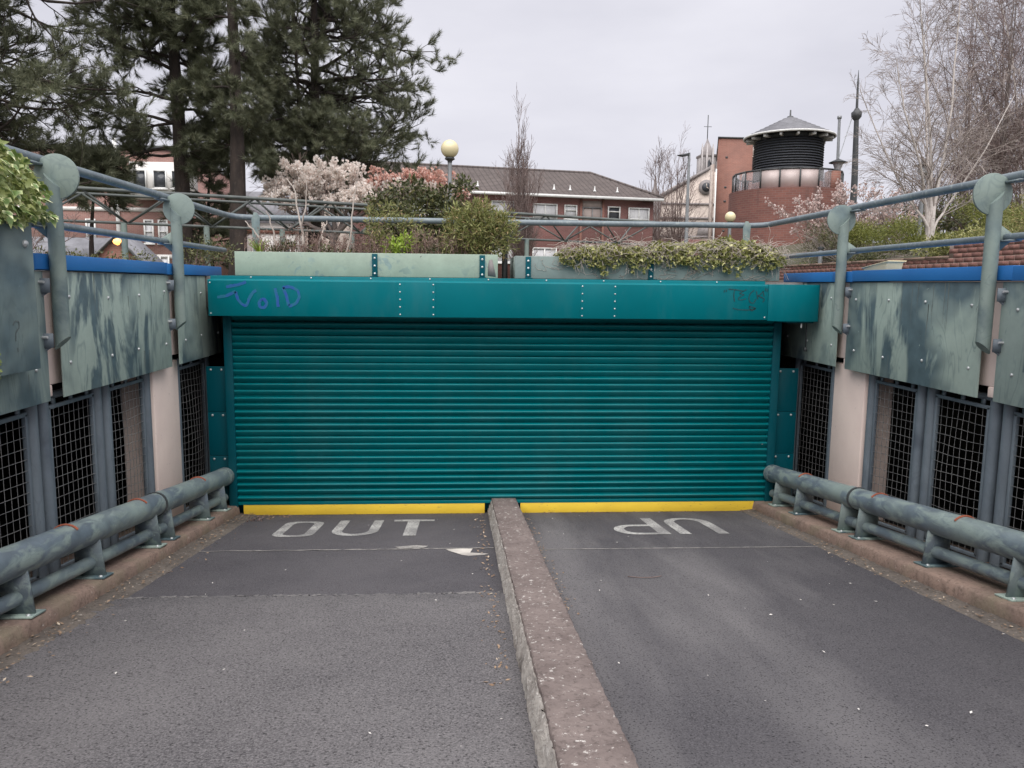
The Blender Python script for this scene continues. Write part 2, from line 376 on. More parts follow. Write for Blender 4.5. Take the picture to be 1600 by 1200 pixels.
simple('cream_plastic', (.84, .70, .42), .5, (.78, .64, .38), 4)
simple('white_paint', (.74, .74, .72), .5, (.64, .64, .63), 5)
simple('grey_metal', (.30, .31, .32), .45, (.24, .25, .26), 6, metal=.3)
simple('dark_metal', (.055, .06, .062), .5, (.04, .042, .045), 6)
simple('louvre', (.045, .050, .060), .55, (.033, .036, .044), 6)
simple('truss_steel', (.115, .13, .122), .55, (.07, .08, .08), 4)
simple('globe_glass', (.80, .71, .45), .3, (.70, .61, .38), 2)
simple('soil', (.075, .055, .042), .95, (.05, .037, .03), 6, bmp=(30, .6, .02))
simple('ground_earth', (.10, .085, .06), .95, (.07, .075, .04), .8, (14, (.055, .06, .03)), (12, .5, .03))
simple('paving', (.26, .23, .21), .9, (.20, .18, .165), 2)
simple('bark_pine', (.060, .045, .038), .95, (.032, .025, .023), 9, (30, (.095, .072, .06), .6, .8), (18, .8, .03), stretch=(1, 1, .35))
simple('bark_grey', (.20, .165, .15), .9, (.13, .105, .10), 7, bmp=(20, .4))
simple('bark_birch', (.60, .55, .52), .8, (.48, .43, .40), 8, (18, (.16, .13, .12), .64, .72), stretch=(1, 1, 2.0))
simple('twig_brown', (.20, .148, .135), .9, (.145, .105, .098), 3)
simple('twig_pale', (.36, .31, .285), .9, (.26, .22, .205), 3)
simple('dead_stem', (.52, .46, .41), .9, (.38, .32, .28), 5)
leafmat('pine_needle', (.088, .100, .058), (.155, .168, .100), (.255, .255, .160), .6, .28)
leafmat('blossom_white', (.84, .76, .71), (.92, .88, .84), (.80, .64, .58), .6, .35)
leafmat('blossom_pink', (.58, .42, .39), (.74, .62, .59), (.86, .80, .77), .6, .3)
leafmat('blossom_rust', (.58, .30, .24), (.78, .55, .48), (.88, .78, .73), .6, .3)
leafmat('leaf_ivy', (.11, .125, .038), (.34, .34, .115), (.66, .63, .33), .5, .2)
leafmat('leaf_ivy_near', (.17, .24, .075), (.48, .52, .20), (.76, .76, .46), .4, .25)
leafmat('leaf_bronze', (.13, .145, .045), (.31, .32, .115), (.42, .29, .16), .5, .25)
leafmat('leaf_dark', (.022, .032, .016), (.055, .065, .028), (.11, .11, .045), .5, .15)
leafmat('leaf_olive', (.035, .045, .018), (.11, .12, .045), (.22, .20, .075), .5, .15)
leafmat('leaf_lime', (.22, .33, .035), (.34, .46, .06), (.42, .50, .12), .5, .25)
leafmat('leaf_green', (.12, .145, .03), (.27, .29, .07), (.40, .40, .12), .5, .25)
leafmat('dead_grass', (.14, .085, .07), (.28, .19, .16), (.40, .31, .25), .9, .1)
leafmat('litter', (.16, .10, .065), (.30, .21, .14), (.50, .42, .33), .9, 0)
leafmat('petal', (.55, .52, .49), (.68, .65, .62), None, .8, 0)
brickmat('brick_flats', (.205, .080, .070), (.165, .064, .056), (.23, .18, .165))
brickmat('brick_slab', (.275, .120, .088), (.235, .100, .074), (.27, .18, .15))
brickmat('brick_left', (.37, .195, .165), (.32, .165, .140), (.42, .34, .31))
brickmat('brick_drum', (.26, .105, .082), (.20, .080, .066), (.25, .17, .145), drum=2.05, stain=(.085, .055, .05))
def roofmat(name, c1, c2):
    m, n, b = newmat(name); b.inputs['Roughness'].default_value = .9
    src = coords(n, rnd=False)
    col = mix(n, ramp(n, noise(n, src, 1.2, 6, .7), .35, .68), c1, c2)
    w = N(n, 'ShaderNodeTexWave'); w.inputs['Scale'].default_value = .95; w.bands_direction = 'X'; n.links.new(src, w.inputs['Vector'])
    col = mix(n, ramp(n, w.outputs[1], .0, .22), tuple(x*.8 for x in c2), col)
    n.links.new(col, b.inputs['Base Color']); return m
roofmat('roof_tile', (.150, .125, .118), (.105, .088, .085))
simple('slate', (.22, .22, .24), .8, (.16, .16, .175), 4)
simple('stone_church', (.60, .52, .46), .9, (.44, .37, .33), .8, (5, (.33, .27, .25)))
simple('stone_dark', (.30, .27, .265), .9, (.21, .19, .19), 1.4)
simple('stone_pale', (.44, .41, .405), .9, (.34, .315, .31), 1.4)
simple('render_white', (.72, .70, .67), .8, (.62, .60, .58), 1)
simple('curtain', (.68, .68, .69), .9, (.52, .52, .54), 9, stretch=(4, 1, .3))
simple('weather_panel', (.42, .35, .32), .8, (.36, .30, .28), 2)
m, n, b = newmat('window_glass'); b.inputs['Base Color'].default_value = (.06, .065, .075, 1); b.inputs['Roughness'].default_value = .08
m, n, b = newmat('clear_glass'); b.inputs['Base Color'].default_value = (.86, .84, .86, 1); b.inputs['Roughness'].default_value = .12
b.inputs['Transmission Weight'].default_value = .85; b.inputs['IOR'].default_value = 1.02
m, n, b = newmat('frosted_glass'); b.inputs['Base Color'].default_value = (.60, .50, .48, 1); b.inputs['Roughness'].default_value = .35; b.inputs['Alpha'].default_value = .85
m, n, b = newmat('sodium_lamp'); b.inputs['Emission Color'].default_value = (1, .40, .10, 1); b.inputs['Emission Strength'].default_value = 1.1; b.inputs['Base Color'].default_value = (.9, .5, .2, 1)
_, n, b = newmat('brick_single'); b.inputs['Roughness'].default_value = .88
oi = N(n, 'ShaderNodeObjectInfo'); src = coords(n)
c_ = ramp(n, oi.outputs['Random'], 0, 1, (.30, .150, .125), (.225, .108, .093))
c_ = mix(n, ramp(n, noise(n, src, 14, 4, .7), .42, .72), c_, (.15, .075, .062)); n.links.new(c_, b.inputs['Base Color']); bump(n, b, noise(n, src, 45, 3), .5, .006)
simple('mortar', (.42, .32, .28), .95, (.34, .26, .225), 8)

# ------------------------------------------------------------------ ground and ramp
S = .1269                                        # ramp gradient, falling towards the shutter
def rz(y): return -S*y                           # ramp surface height
def ground_h(x, y):
    h = 2.45
    t = np.clip((x-7.95)/.05, 0, 1)*np.clip((y+9)/1, 0, 1)
    rise = .58+np.clip((y-1)/16, 0, 1)*1.1*np.clip((x-8)/3, 0, 1)
    far = np.clip((60-y)/25, 0, 1)
    return h+t*rise*far
gx = np.unique(np.concatenate([[-900, -300, -120, -60, -30], np.linspace(-20, -3.12, 14), [-3.12, 4.23], np.linspace(4.23, 7.6, 6), [7.95, 8.0], np.linspace(8.6, 26.6, 19), [40, 70, 140, 320, 900]]))
gy = np.unique(np.concatenate([[-300, -80, -40, -19.3], np.linspace(-18, 1.35, 12), np.linspace(2.2, 40, 30), [50, 65, 100, 180, 400, 1200]]))
GX, GY = np.meshgrid(gx, gy); V = np.stack([GX, GY, ground_h(GX, GY)], -1)
nx = len(gx); q = []
for j in range(len(gy)-1):
    for i in range(nx-1):
        cx, cy = (gx[i]+gx[i+1])/2, (gy[j]+gy[j+1])/2
        if -3.12 < cx < 4.23 and -19.3 < cy < 1.35: continue
        a = j*nx+i; q.append([a, a+1, a+nx+1, a+nx])
struct(MB().add(V.reshape(-1, 3), q).build('ground', 'ground_earth', center=(0, 0, 0)))

def sheet(name, mat, x0, x1, y0, y1, lift=0., nx=2, ny=2, thick=None, rough=0.):
    xs = np.linspace(x0, x1, nx); ys = np.linspace(y0, y1, ny); X, Y = np.meshgrid(xs, ys)
    Z = rz(Y)+lift+rng.normal(size=X.shape)*rough
    a = np.arange(nx*ny).reshape(ny, nx); q = np.stack([a[:-1, :-1], a[:-1, 1:], a[1:, 1:], a[1:, :-1]], -1).reshape(-1, 4)
    mb = MB().add(np.stack([X, Y, Z], -1).reshape(-1, 3), q)
    return mb.build(name, mat, center=(0, 0, 0))
struct(sheet('road', 'asphalt_fine', -3.12, .45, -3.36, .3, 0, 30, 40, rough=.0012))
struct(sheet('road', 'asphalt_right', .45, 4.23, -19.3, .3, 0, 30, 60, rough=.0012))
# the coarser resurfaced stretch of the left lane, a little thicker with a ragged edge
xs = np.linspace(-3.12, .45, 90); ye = -3.33+rng.normal(size=90)*.012+np.sin(xs*3)*.012
rows = [np.stack([xs, ye+.02, rz(ye+.02)-.002], -1), np.stack([xs, ye, rz(ye)+.009], -1)]
for k, y in enumerate(np.linspace(-3.6, -19.3, 30)): rows.append(np.stack([xs, np.full(90, y), rz(y)+.009+rng.normal(size=90)*.0008], -1))
V = np.stack(rows); a = np.arange(V.shape[0]*90).reshape(-1, 90); q = np.stack([a[:-1, :-1], a[1:, :-1], a[1:, 1:], a[:-1, 1:]], -1).reshape(-1, 4)
struct(MB().add(V.reshape(-1, 3), q).build('road', 'asphalt_coarse', center=(0, 0, 0)))
# joint lines across both lanes, at the place where the surfacing was cut
def ribbon(pts, w, lift, closed=False, jitter=0):
    p = np.array(pts, float); t = np.gradient(p, axis=0); nrm = np.stack([-t[:, 1], t[:, 0]], -1); nrm /= np.linalg.norm(nrm, axis=1, keepdims=True)
    ww = w/2*(1+rng.normal(size=(len(p), 1))*jitter)
    L = p+nrm*ww; R_ = p-nrm*ww
    V = np.concatenate([np.column_stack([L, rz(L[:, 1])+lift]), np.column_stack([R_, rz(R_[:, 1])+lift])]); k = len(p)
    return V, [[i+k, i+1+k, i+1, i] for i in range(k-1)]
xs = np.linspace(-2.44, .29, 60); struct(MB().add(*ribbon(np.column_stack([xs, -1.85+rng.normal(size=60)*.006]), .022, .004, jitter=.3)).build('road_joint', 'tar_joint', center=(0, 0, 0)))
xs = np.linspace(.64, 3.36, 60); struct(MB().add(*ribbon(np.column_stack([xs, -1.93-.02*xs/3+rng.normal(size=60)*.003]), .018, .004, jitter=.3)).build('road_joint', 'tar_joint', center=(0, 0, 0)))
xs = np.linspace(-2.3, .29, 120); struct(MB().add(*ribbon(np.column_stack([xs, -3.30+np.sin(xs*3)*.012+rng.normal(size=120)*.012]), .032, .0035, jitter=.9)).build('road_joint', 'dust_seam', center=(0, 0, 0)))
# painted words
def stroke(mb, poly):
    V = [(x, y, rz(y)+.004) for x, y in poly]; k = len(V); mb.add(V, None, None, [list(range(k))])
def ring(mb, outer, inner):
    k = len(outer); V = [(x, y, rz(y)+.004) for x, y in outer+inner]
    mb.add(V, [[i, (i+1) % k, k+(i+1) % k, k+i] for i in range(k)])
def strip(mb, o, i_):
    k = len(o); V = [(x, y, rz(y)+.004) for x, y in list(o)+list(i_)]; mb.add(V, [[j, j+1, k+j+1, k+j] for j in range(k-1)])
def rrect(cx, cy, hw, hh, r, n=6):
    P = []
    for sx, sy, a0 in ((1, 1, 0), (-1, 1, 90), (-1, -1, 180), (1, -1, 270)):
        for k in range(n+1):
            a = radians(a0+90*k/n); P.append((cx+sx*(hw-r)+r*cos(a), cy+sy*(hh-r)+r*sin(a)))
    return P
out_t = thing('road_lettering', 'worn white word OUT painted on the left lane before the yellow board', 'road marking', (-1.05, -.85, rz(-.85)))
mb = MB(); ring(mb, rrect(-1.64, -.86, .20, .40, .13), rrect(-1.64, -.86, .105, .33, .08)); mb.build('letter', 'road_paint', out_t)
def uletter(mb, x0, x1, yo, yb, w):
    """U whose open end is at yo and whose bowl is at yb"""
    sgn = 1 if yb > yo else -1; cx = (x0+x1)/2; ro = (x1-x0)/2; an = np.linspace(0, pi, 17)
    yc = yb-sgn*ro*1.1
    o = [(x0, yo), *[(cx-ro*cos(a), yc+sgn*ro*1.1*sin(a)) for a in an], (x1, yo)]
    ri = ro-w; i_ = [(x0+w, yo), *[(cx-ri*cos(a), yc+sgn*(ro*1.1-.09)*sin(a)) for a in an], (x1-w, yo)]
    strip(mb, o, i_)
mb = MB(); uletter(mb, -1.29, -.83, -.42, -1.24, .10); mb.build('letter', 'road_paint', out_t)
mb = MB(); stroke(mb, [(-.72, -.50), (-.72, -.40), (-.29, -.40), (-.29, -.50)]); stroke(mb, [(-.57, -1.26), (-.445, -1.26), (-.445, -.5), (-.57, -.5)]); mb.build('letter', 'road_paint', out_t)
up_t = thing('road_lettering', 'white word UP painted upside down on the right lane before the shutter', 'road marking', (2.1, -.9, rz(-.9)))
mb = MB(); uletter(mb, 2.15, 2.64, -1.33, -.46, .11); mb.build('letter', 'road_paint', up_t)
mb = MB(); stroke(mb, [(1.945, -1.33), (2.06, -1.33), (2.06, -.45), (1.945, -.45)])
an = np.linspace(-pi/2, pi/2, 17); strip(mb, [(1.945, -1.33)]+[(1.76-.22*cos(a), -1.075+.255*sin(a)) for a in an]+[(1.945, -.82)], [(1.945, -1.245)]+[(1.76-.115*cos(a), -1.075+.17*sin(a)) for a in an]+[(1.945, -.905)])
mb.build('letter', 'road_paint', up_t)
# spilt pale paint
mb = MB(); P = [(-.14, -1.88), (-.02, -1.865), (.10, -1.872), (.085, -1.96), (.075, -2.03), (.14, -2.05), (.235, -2.085), (.19, -2.12), (.06, -2.15), (0, -2.11), (-.06, -2.02), (-.11, -1.95)]
stroke(mb, P); tag(mb.build('paint_spill', 'spilt_paint'), 'pale spilt paint patch by the divider in the left lane', 'paint spill')
mb = MB(); stroke(mb, [(-.60, -1.76), (-.42, -1.70), (-.30, -1.74), (-.34, -1.82), (-.55, -1.83)]); tag(mb.build('paint_spill', 'tar_joint'), 'faint grey smear just below the T of the painted word OUT', 'paint spill')

# ------------------------------------------------------------------ kerbs, gutters, divider
def loft(name, mat, prof, ys, jit, parent=None, smooth=None, ragged=None):
    """cross-section prof [(x, h above ramp)] swept along ys with small irregularities"""
    k = len(prof); V = []
    wob = np.cumsum(rng.normal(size=(len(ys), k))*jit*.4, 0)*.0+rng.normal(size=(len(ys), k))*jit
    for j, y in enumerate(ys):
        for i, (x, h) in enumerate(prof):
            V.append((x+wob[j, i]*(1 if 0 < i < k-1 else 0), y, rz(y)+h+rng.normal()*jit*.6*(1 if 0 < i < k-1 else 0)))
    a = np.arange(len(ys)*k).reshape(-1, k); q = np.stack([a[:-1, :-1], a[:-1, 1:], a[1:, 1:], a[1:, :-1]], -1).reshape(-1, 4)
    mb = MB().add(V, q); mb.Fn += [list(a[0]), list(a[-1][::-1])]
    return mb.build(name, mat, parent, smooth=smooth, center=(0, 0, 0) if parent is None else None)
ys = np.arange(-13, .02, .035)
struct(loft('kerb', 'kerb', [(-2.46, -.05), (-2.468, .04), (-2.473, .10), (-2.49, .115), (-2.7, .118), (-3.1, .118), (-3.1, -.05)], ys, .004))
struct(loft('kerb', 'kerb', [(3.37, -.05), (3.378, .04), (3.386, .10), (3.40, .115), (3.6, .118), (4.2, .118), (4.2, -.05)], ys, .004))
struct(loft('gutter', 'gutter', [(-2.28, -.02), (-2.30, .006), (-2.36, .012), (-2.47, .022), (-2.5, -.02)], ys, .0035))
struct(loft('gutter', 'gutter', [(3.22, -.02), (3.235, .006), (3.30, .012), (3.385, .022), (3.4, -.02)], ys, .0035))
div = thing('ramp_divider', 'long low concrete divider between the two ramp lanes', 'divider', (.46, -4, rz(-4)))
ys2 = np.arange(-13, .25, .03)
loft('coping', 'divider_top', [(.345, .10), (.338, .168), (.345, .176), (.42, .177), (.52, .177), (.605, .176), (.613, .168), (.612, .06), (.615, -.02)], ys2, .003, div)
loft('side_face', 'divider_side', [(.298, -.02), (.302, .045), (.312, .055), (.314, .095), (.328, .105), (.330, .142), (.341, .15), (.36, .12)], ys2, .006, div)

# ------------------------------------------------------------------ dark car park behind the screens
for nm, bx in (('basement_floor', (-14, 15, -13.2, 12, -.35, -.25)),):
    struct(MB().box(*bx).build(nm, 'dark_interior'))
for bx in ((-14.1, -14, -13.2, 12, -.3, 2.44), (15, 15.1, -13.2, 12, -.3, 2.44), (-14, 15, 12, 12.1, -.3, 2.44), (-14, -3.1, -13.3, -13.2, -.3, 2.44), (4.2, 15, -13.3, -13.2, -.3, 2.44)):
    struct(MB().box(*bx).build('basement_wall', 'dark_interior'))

# ------------------------------------------------------------------ ramp side walls
CX = .555
bolt_mb = MB().lathe((0, 0, 0), [(0.0, .011), (.008, .0105), (.013, .006), (.0135, 0)], 8); bolt_me = bolt_mb.mesh('bolt', smooth=50); bolt_me.materials.append(MAT['bolt'])
BAY = 2.21
def side_wall(sg, lab):
    X = lambda d: CX+sg*d                       # d = distance from the ramp's middle line
    def bx(mb, d0, d1, *r, **k): a, b_ = sorted((X(d0), X(d1))); return mb.box(a, b_, *r, **k)
    w = thing('ramp_wall', lab, 'wall', (X(3.4), -3, rz(-3)))
    # pink concrete: columns and the beam behind the plates
    cols = [(-1.21, -.58), (-5.63, -5.0), (-10.05, -9.42)]
    for y0, y1 in cols:
        mb = MB(); bx(mb, 3.42, 3.72, y0, y1, rz(y1)+.05, 1.80); mb.build('column', 'pink_concrete', w, bevel=.012)
    mb = MB(); bx(mb, 3.40, 3.66, -13, .62, 1.86, 2.645); mb.build('beam', 'pink_concrete', w, bevel=.01)
    for k in range(5):
        y = -.87-BAY*k; mb = MB(); bx(mb, 3.395, 3.50, y-.115, y+.07, 1.78, 1.862); mb.build('beam_haunch', 'pink_concrete', w, bevel=.01)
    # sage plates
    plates = [(-.755, .60)]+[(-2.985-BAY*k, -.95-BAY*k) for k in range(5)]
    for k, (y0, y1) in enumerate(plates):
        mb = MB(); bx(mb, 3.335, 3.343, y0, y1, 1.77, 2.64); p = mb.build('cladding_plate', 'sage_cladding' if k != 2 else 'sage_cladding_dark', w, bevel=.0015)
        for yy in np.linspace(y0+.15, y1-.15, 4 if k else 3):
            for zz in (1.99, 2.47):
                link('bolt', bolt_me, (X(3.335), yy+rng.normal()*.02, zz+rng.normal()*.015), p, rot=(0, -sg*pi/2, 0))
        P = []; Qd = []                          # run-down dirt below the bolts and from the top edge
        for d_ in range(int(9*(y1-y0))):
            yy = rng.uniform(y0+.04, y1-.04); zt_ = 2.638 if rng.uniform() < .55 else (2.47 if rng.uniform() < .6 else 1.99)-.012
            L_ = min(rng.uniform(.06, .42), zt_-1.79); w_ = rng.uniform(.004, .013); wob = np.cumsum(rng.normal(size=5)*.003)
            b0 = len(P)
            for i in range(5):
                u = i/4; P += [(X(3.3343), yy+wob[i]-w_*(1-u*.85)/2, zt_-L_*u), (X(3.3343), yy+wob[i]+w_*(1-u*.85)/2, zt_-L_*u)]
            Qd += [[b0+2*i, b0+2*i+1, b0+2*i+3, b0+2*i+2] for i in range(4)]
        stuff(MB().add(P, Qd).build('dirt_runs', 'dirt_run', p))
    # blue coping in lengths, lapped
    for y0, y1, dz, dd in ((-.63, .62, 0, 0), (-1.03, -.62, -.002, .004), (-3.27, -1.02, .004, .002), (-5.5, -3.26, 0, 0), (-7.7, -5.49, .003, .002), (-9.9, -7.69, 0, 0), (-13, -9.89, .003, .002)):
        mb = MB(); bx(mb, 3.315-dd, 3.70, y0, y1, 2.648+dz, 2.752+dz); mb.build('coping', 'blue_coping', w, bevel=.003)
    # mesh screens between steel posts, standing on the kerb
    spans = [(-.45, .33), (-2.02, -1.35), (-2.955, -2.31), (-3.89, -3.245), (-4.83, -4.18), (-6.50, -5.83), (-7.43, -6.79), (-8.37, -7.72), (-9.30, -8.66)]
    for (y0, y1) in spans:
        zt, zb0, zb1 = 1.69, rz(y0)+.14, rz(y1)+.14
        sc = None
        mb = MB(); fw = .028
        for a, b_ in (((y0, zb0), (y0, zt)), ((y1, zb1), (y1, zt))): mb.bar((X(3.47), a[0], a[1]), (X(3.47), b_[0], b_[1]), fw, fw)
        mb.bar((X(3.47), y0-.014, zt), (X(3.47), y1+.014, zt), fw, fw); mb.bar((X(3.47), y0-.014, zb0), (X(3.47), y1+.014, zb1), fw, fw)
        sc = mb.build('screen_frame', 'steel_blue', w, bevel=.002)
        mb = MB(); pts = []; nyw = 9; nzw = max(8, int((zt-zb1)/.074))
        bow = lambda u, v, s_: .010*s_*sin(pi*u)*sin(pi*v)
        s_ = rng.normal()
        P = []; 
        for i in range(1, nyw):
            u = i/nyw; y = y0+(y1-y0)*u; zb = zb0+(zb1-zb0)*u
            P.append([(X(3.468)+bow(u, v, s_), y+.004*sin(9*v+i)*s_, zb+(zt-zb)*v) for v in np.linspace(0, 1, 7)])
        P = np.array(P); mb.tubes(P, np.full(P.shape[:2], .0021), 4)
        P = []
        for i in range(1, nzw):
            v = i/nzw
            P.append([(X(3.465)+bow(u, v, s_), y0+(y1-y0)*u, (zb0+(zb1-zb0)*u)*(1-v)+zt*v+.003*sin(7*u+i)*s_) for u in np.linspace(0, 1, 7)])
        P = np.array(P); mb.tubes(P, np.full(P.shape[:2], .0021), 4)
        stuff(mb.build('wire_mesh', 'wire', sc))
        # top rail with short packers
        mb = MB(); mb.bar((X(3.50), y0-.1, zt+.075), (X(3.50), y1+.1, zt+.075), .05, .045)
        for u in (.12, .5, .88): y = y0+(y1-y0)*u; bx(mb, 3.462, 3.478, y-.02, y+.02, zt+.012, zt+.06)
        mb.build('top_rail', 'steel_blue', w)
        for y in (y0-.072, y1+.072):
            mb = MB(); mb.cyl((X(3.475), y, (rz(y)+.1+1.80)/2), 'z', .048, 1.80-rz(y)-.1, 14); mb.build('screen_post', 'steel_blue', w, smooth=40)
    return w
side_wall(-1, 'left ramp wall of green plates, mesh screens and blue coping')
side_wall(1, 'right ramp wall of green plates, mesh screens and blue coping')
# scrawl on the nearest left plate
def scrawl(name, mat, strokes, plane, parent, w=.012):
    """pen strokes as thin ribbons; plane maps (u, v) to world, strokes are lists of (u, v)"""
    mb = MB()
    for st in strokes:
        st = list(st); ww = w
        if isinstance(st[0], (int, float)): ww = st[0]; st = st[1:]
        p = np.array(st, float); n_ = max(8, 5*len(p)); u = np.arange(len(p)); t = np.linspace(0, len(p)-1, n_)
        q = np.stack([np.interp(t, u, p[:, 0]), np.interp(t, u, p[:, 1])], -1)
        for _ in range(2): q[1:-1] = (q[:-2]+2*q[1:-1]+q[2:])/4
        tg = np.gradient(q, axis=0); nn = np.stack([-tg[:, 1], tg[:, 0]], -1); nn /= np.linalg.norm(nn, axis=1, keepdims=True)+1e-9
        L = q+nn*ww/2*(1+rng.normal(size=(n_, 1))*.18); R_ = q-nn*ww/2
        V = [plane(*a) for a in L]+[plane(*a) for a in R_]
        mb.add(V, [[i, i+1, n_+i+1, n_+i] for i in range(n_-1)])
    return mb.build(name, mat, parent)

# ------------------------------------------------------------------ hand rails on the ramp walls
def disc_poly(cx, cz, r, k=28): return [(cx+r*cos(2*pi*i/k), cz+r*sin(2*pi*i/k)) for i in range(k)]
def railing(sg, lab, zr, yc):
    X = lambda d: CX+sg*d
    r = thing('hand_rail', lab, 'railing', (X(3.3), -3, 2.1))
    dp, dr = 3.255, 3.355
    for k in range(4):
        y = -.905-BAY*k
        # post: tube cut at a slant at both ends
        n_ = 18; V = []
        for e in (0, 1):
            for i in range(n_):
                a = 2*pi*i/n_; dx, dy = .05*cos(a), .05*sin(a)
                z = (2.16-.9*sg*dx if e == 0 else 3.235+sg*dx*.95)
                V.append((X(dp)+dx, y+dy, z))
        q = [[i, (i+1) % n_, n_+(i+1) % n_, n_+i] for i in range(n_)]
        post = MB().add(V, q, None, [list(range(n_))[::-1], list(range(n_, 2*n_))]).build('post', 'sage_post', r, smooth=40)
        MB().prism(disc_poly(X(dp)-sg*.028, 3.262, .146), 'y', y-.008, y+.008).build('disc_plate', 'sage_post', post, bevel=.002)
        MB().prism([(X(dp+.03), 2.84), (X(dp+.03), 3.06), (X(dp+.145), 2.985), (X(dp+.145), 2.935)], 'y', y-.006, y+.006).build('gusset', 'sage_post', post)
        for z in (2.55, 2.185):                  # brackets back to the beam
            mb = MB(); a, b_ = sorted((X(dp+.02), X(3.40))); mb.box(a, b_, y-.085, y-.075, z-.05, z+.045)
            mb.prism([(X(dp+.04), z-.05), (X(3.40), z-.05), (X(3.40), z-.12)][::int(sg)], 'y', y-.07, y-.06); mb.build('bracket', 'steel_blue', post)
            mb = MB(); mb.cyl((X(3.365), y-.10, z), 'y', .012, .05, 8); mb.cyl((X(3.34), y-.10, z+.02), 'x', .009, .08, 8); mb.build('bolt', 'galvanised', post, smooth=40)
    top = [(X(dr), -9.0, zr), (X(dr), yc-.16, zr), (X(dr)-sg*.02, yc-.07, zr-.004), (X(dr)-sg*.10, yc, zr-.012), (X(dr)-sg*.3, yc+.02, zr-.02)]
    MB().tube(top, .034, 14).build('top_rail', 'rail_paint', r, smooth=50)
    MB().tube([(X(dr), -9.0, 2.962), (X(dr), .9, 2.955)], .027, 12).build('middle_rail', 'rail_paint', r, smooth=50)
    for k in range(4):                           # flattened splice tongue on the near side of every disc
        y = -.905-BAY*k
        a, b_ = sorted((X(dr-.05), X(dr+.035))); MB().box(a, b_, y-.16, y-.009, zr-.042, zr-.028).build('rail_tongue', 'rail_paint', r)
        a, b_ = sorted((X(dr-.06), X(dr+.035))); MB().box(a, b_, y-.12, y-.009, 2.925, 2.937).build('rail_tongue', 'rail_paint', r)
    return r
railing(-1, 'sage green hand rail with disc-topped posts on the left ramp wall', 3.372, 1.08)
railing(1, 'sage green hand rail with disc-topped posts on the right ramp wall', 3.380, 1.22)
br = thing('hand_rail', 'grey-blue horizontal rail running behind the planters above the shutter', 'railing', (.55, 1.2, 2.6))
MB().tube([(-2.50, 1.10, 3.352), (-1, 1.13, 3.350), (.6, 1.16, 3.349), (2.4, 1.2, 3.355), (3.62, 1.24, 3.362)], .036, 14).build('top_rail', 'rail_paint', br, smooth=50)
for x, y in ((-2.47, 1.10), (3.60, 1.24)):       # shaped end plates
    P = [(x-.035, 2.95), (x-.045, 3.2), (x-.05, 3.33), (x-.02, 3.41), (x+.015, 3.41), (x+.05, 3.36), (x+.045, 3.2), (x+.02, 2.95)]
    MB().prism(P[::-1], 'y', y-.05, y-.036).build('end_plate', 'sage_post', br, bevel=.002)
MB().cyl((.50, .62, 2.95), 'z', .034, .80, 12).build('post', 'dark_metal', br, smooth=40)
MB().bar((.50, .62, 3.33), (.50, 1.14, 3.33), .04).build('post_arm', 'dark_metal', br)

# ------------------------------------------------------------------ pipe crash barriers
def barrier(sg, lab, xp, xk):
    b = thing('crash_barrier', lab, 'barrier', (xp, -2, rz(-2)+.118))
    hp, hs_ = .450, .222                         # axis heights above the ramp
    r1, r2 = .097, .046
    def pipe(name, x, h, r, y0, y1, mat, k=22, caps=True):
        mb = MB().tube([(x, y0, rz(y0)+h), (x, y1, rz(y1)+h)], r, k); return mb.build(name, mat, b, smooth=50)
    yj = -1.98
    p1 = pipe('top_pipe', xp, hp, r1, yj, -.06, 'pipe_paint'); p2 = pipe('top_pipe', xp, hp, r1, -6.3, yj-.004, 'pipe_paint'); p3 = pipe('top_pipe', xp, hp, r1, -10.5, -6.304, 'pipe_paint')
    for p, yy in ((p1, yj+.03), (p1, -.16)):
        mb = MB().tube([(xp, yy, rz(yy)+hp), (xp, yy+.10, rz(yy+.10)+hp)], r1+.005, 22); mb.build('sleeve', 'pipe_paint', p, smooth=50)
    mb = MB().tube([(xp, yj-.012, rz(yj-.012)+hp), (xp, yj+.012, rz(yj+.012)+hp)], r1+.009, 22); mb.build('joint_ring', 'dark_metal', p1, smooth=50)
    pipe('lower_pipe', xp, hs_, r2, yj, -.12, 'pipe_paint', 14); pipe('lower_pipe', xp, hs_, r2, -10.5, yj-.004, 'pipe_paint', 14)
    for y in (-.92, -2.33, -3.43, -4.6, -5.75):  # rusty strap marks over the crown
        an = np.linspace(radians(42), radians(138), 9)
        P = [(xp+(r1+.006)*cos(a), y, rz(y)+hp+(r1+.006)*sin(a)) for a in an]
        MB().tube(P, .0075, 6).build('strap', 'rust_band', p1 if y > yj else p2, smooth=50)
    for y in (-.36, -.90, -1.84, -2.15, -3.14, -4.03, -4.95, -5.9, -6.5, -7.4, -8.3, -9.2):
        zk = rz(y)+.118; mb = MB(); a = xp-sg*.105; e = xp+sg*.10
        zt = rz(y)+hp-.02
        mb.prism([(a, zk+.012), (e, zk+.012), (e, zt), (xp-sg*.075, zt-.02)][::-int(sg)], 'y', y-.007, y+.007); st = mb.build('support_plate', 'pipe_paint', b)
        x0, x1 = sorted((xp-sg*.12, xp+sg*.14)); mb = MB().box(x0, x1, y-.075, y+.085, 0, .012); v = mb.V[-1]; v[:, 2] += zk-S*(v[:, 1]-y); mb.build('base_plate', 'sage_cladding', st, bevel=.002)
        for dx in (xp-sg*.09, xp+sg*.11): link('bolt', bolt_me, (dx, y-.05, zk+.012+S*.05), st)
    return b
barrier(-1, 'left tubular crash barrier of thick and thin painted pipes', -2.60, -2.473)
barrier(1, 'right tubular crash barrier of thick and thin painted pipes', 3.57, 3.386)

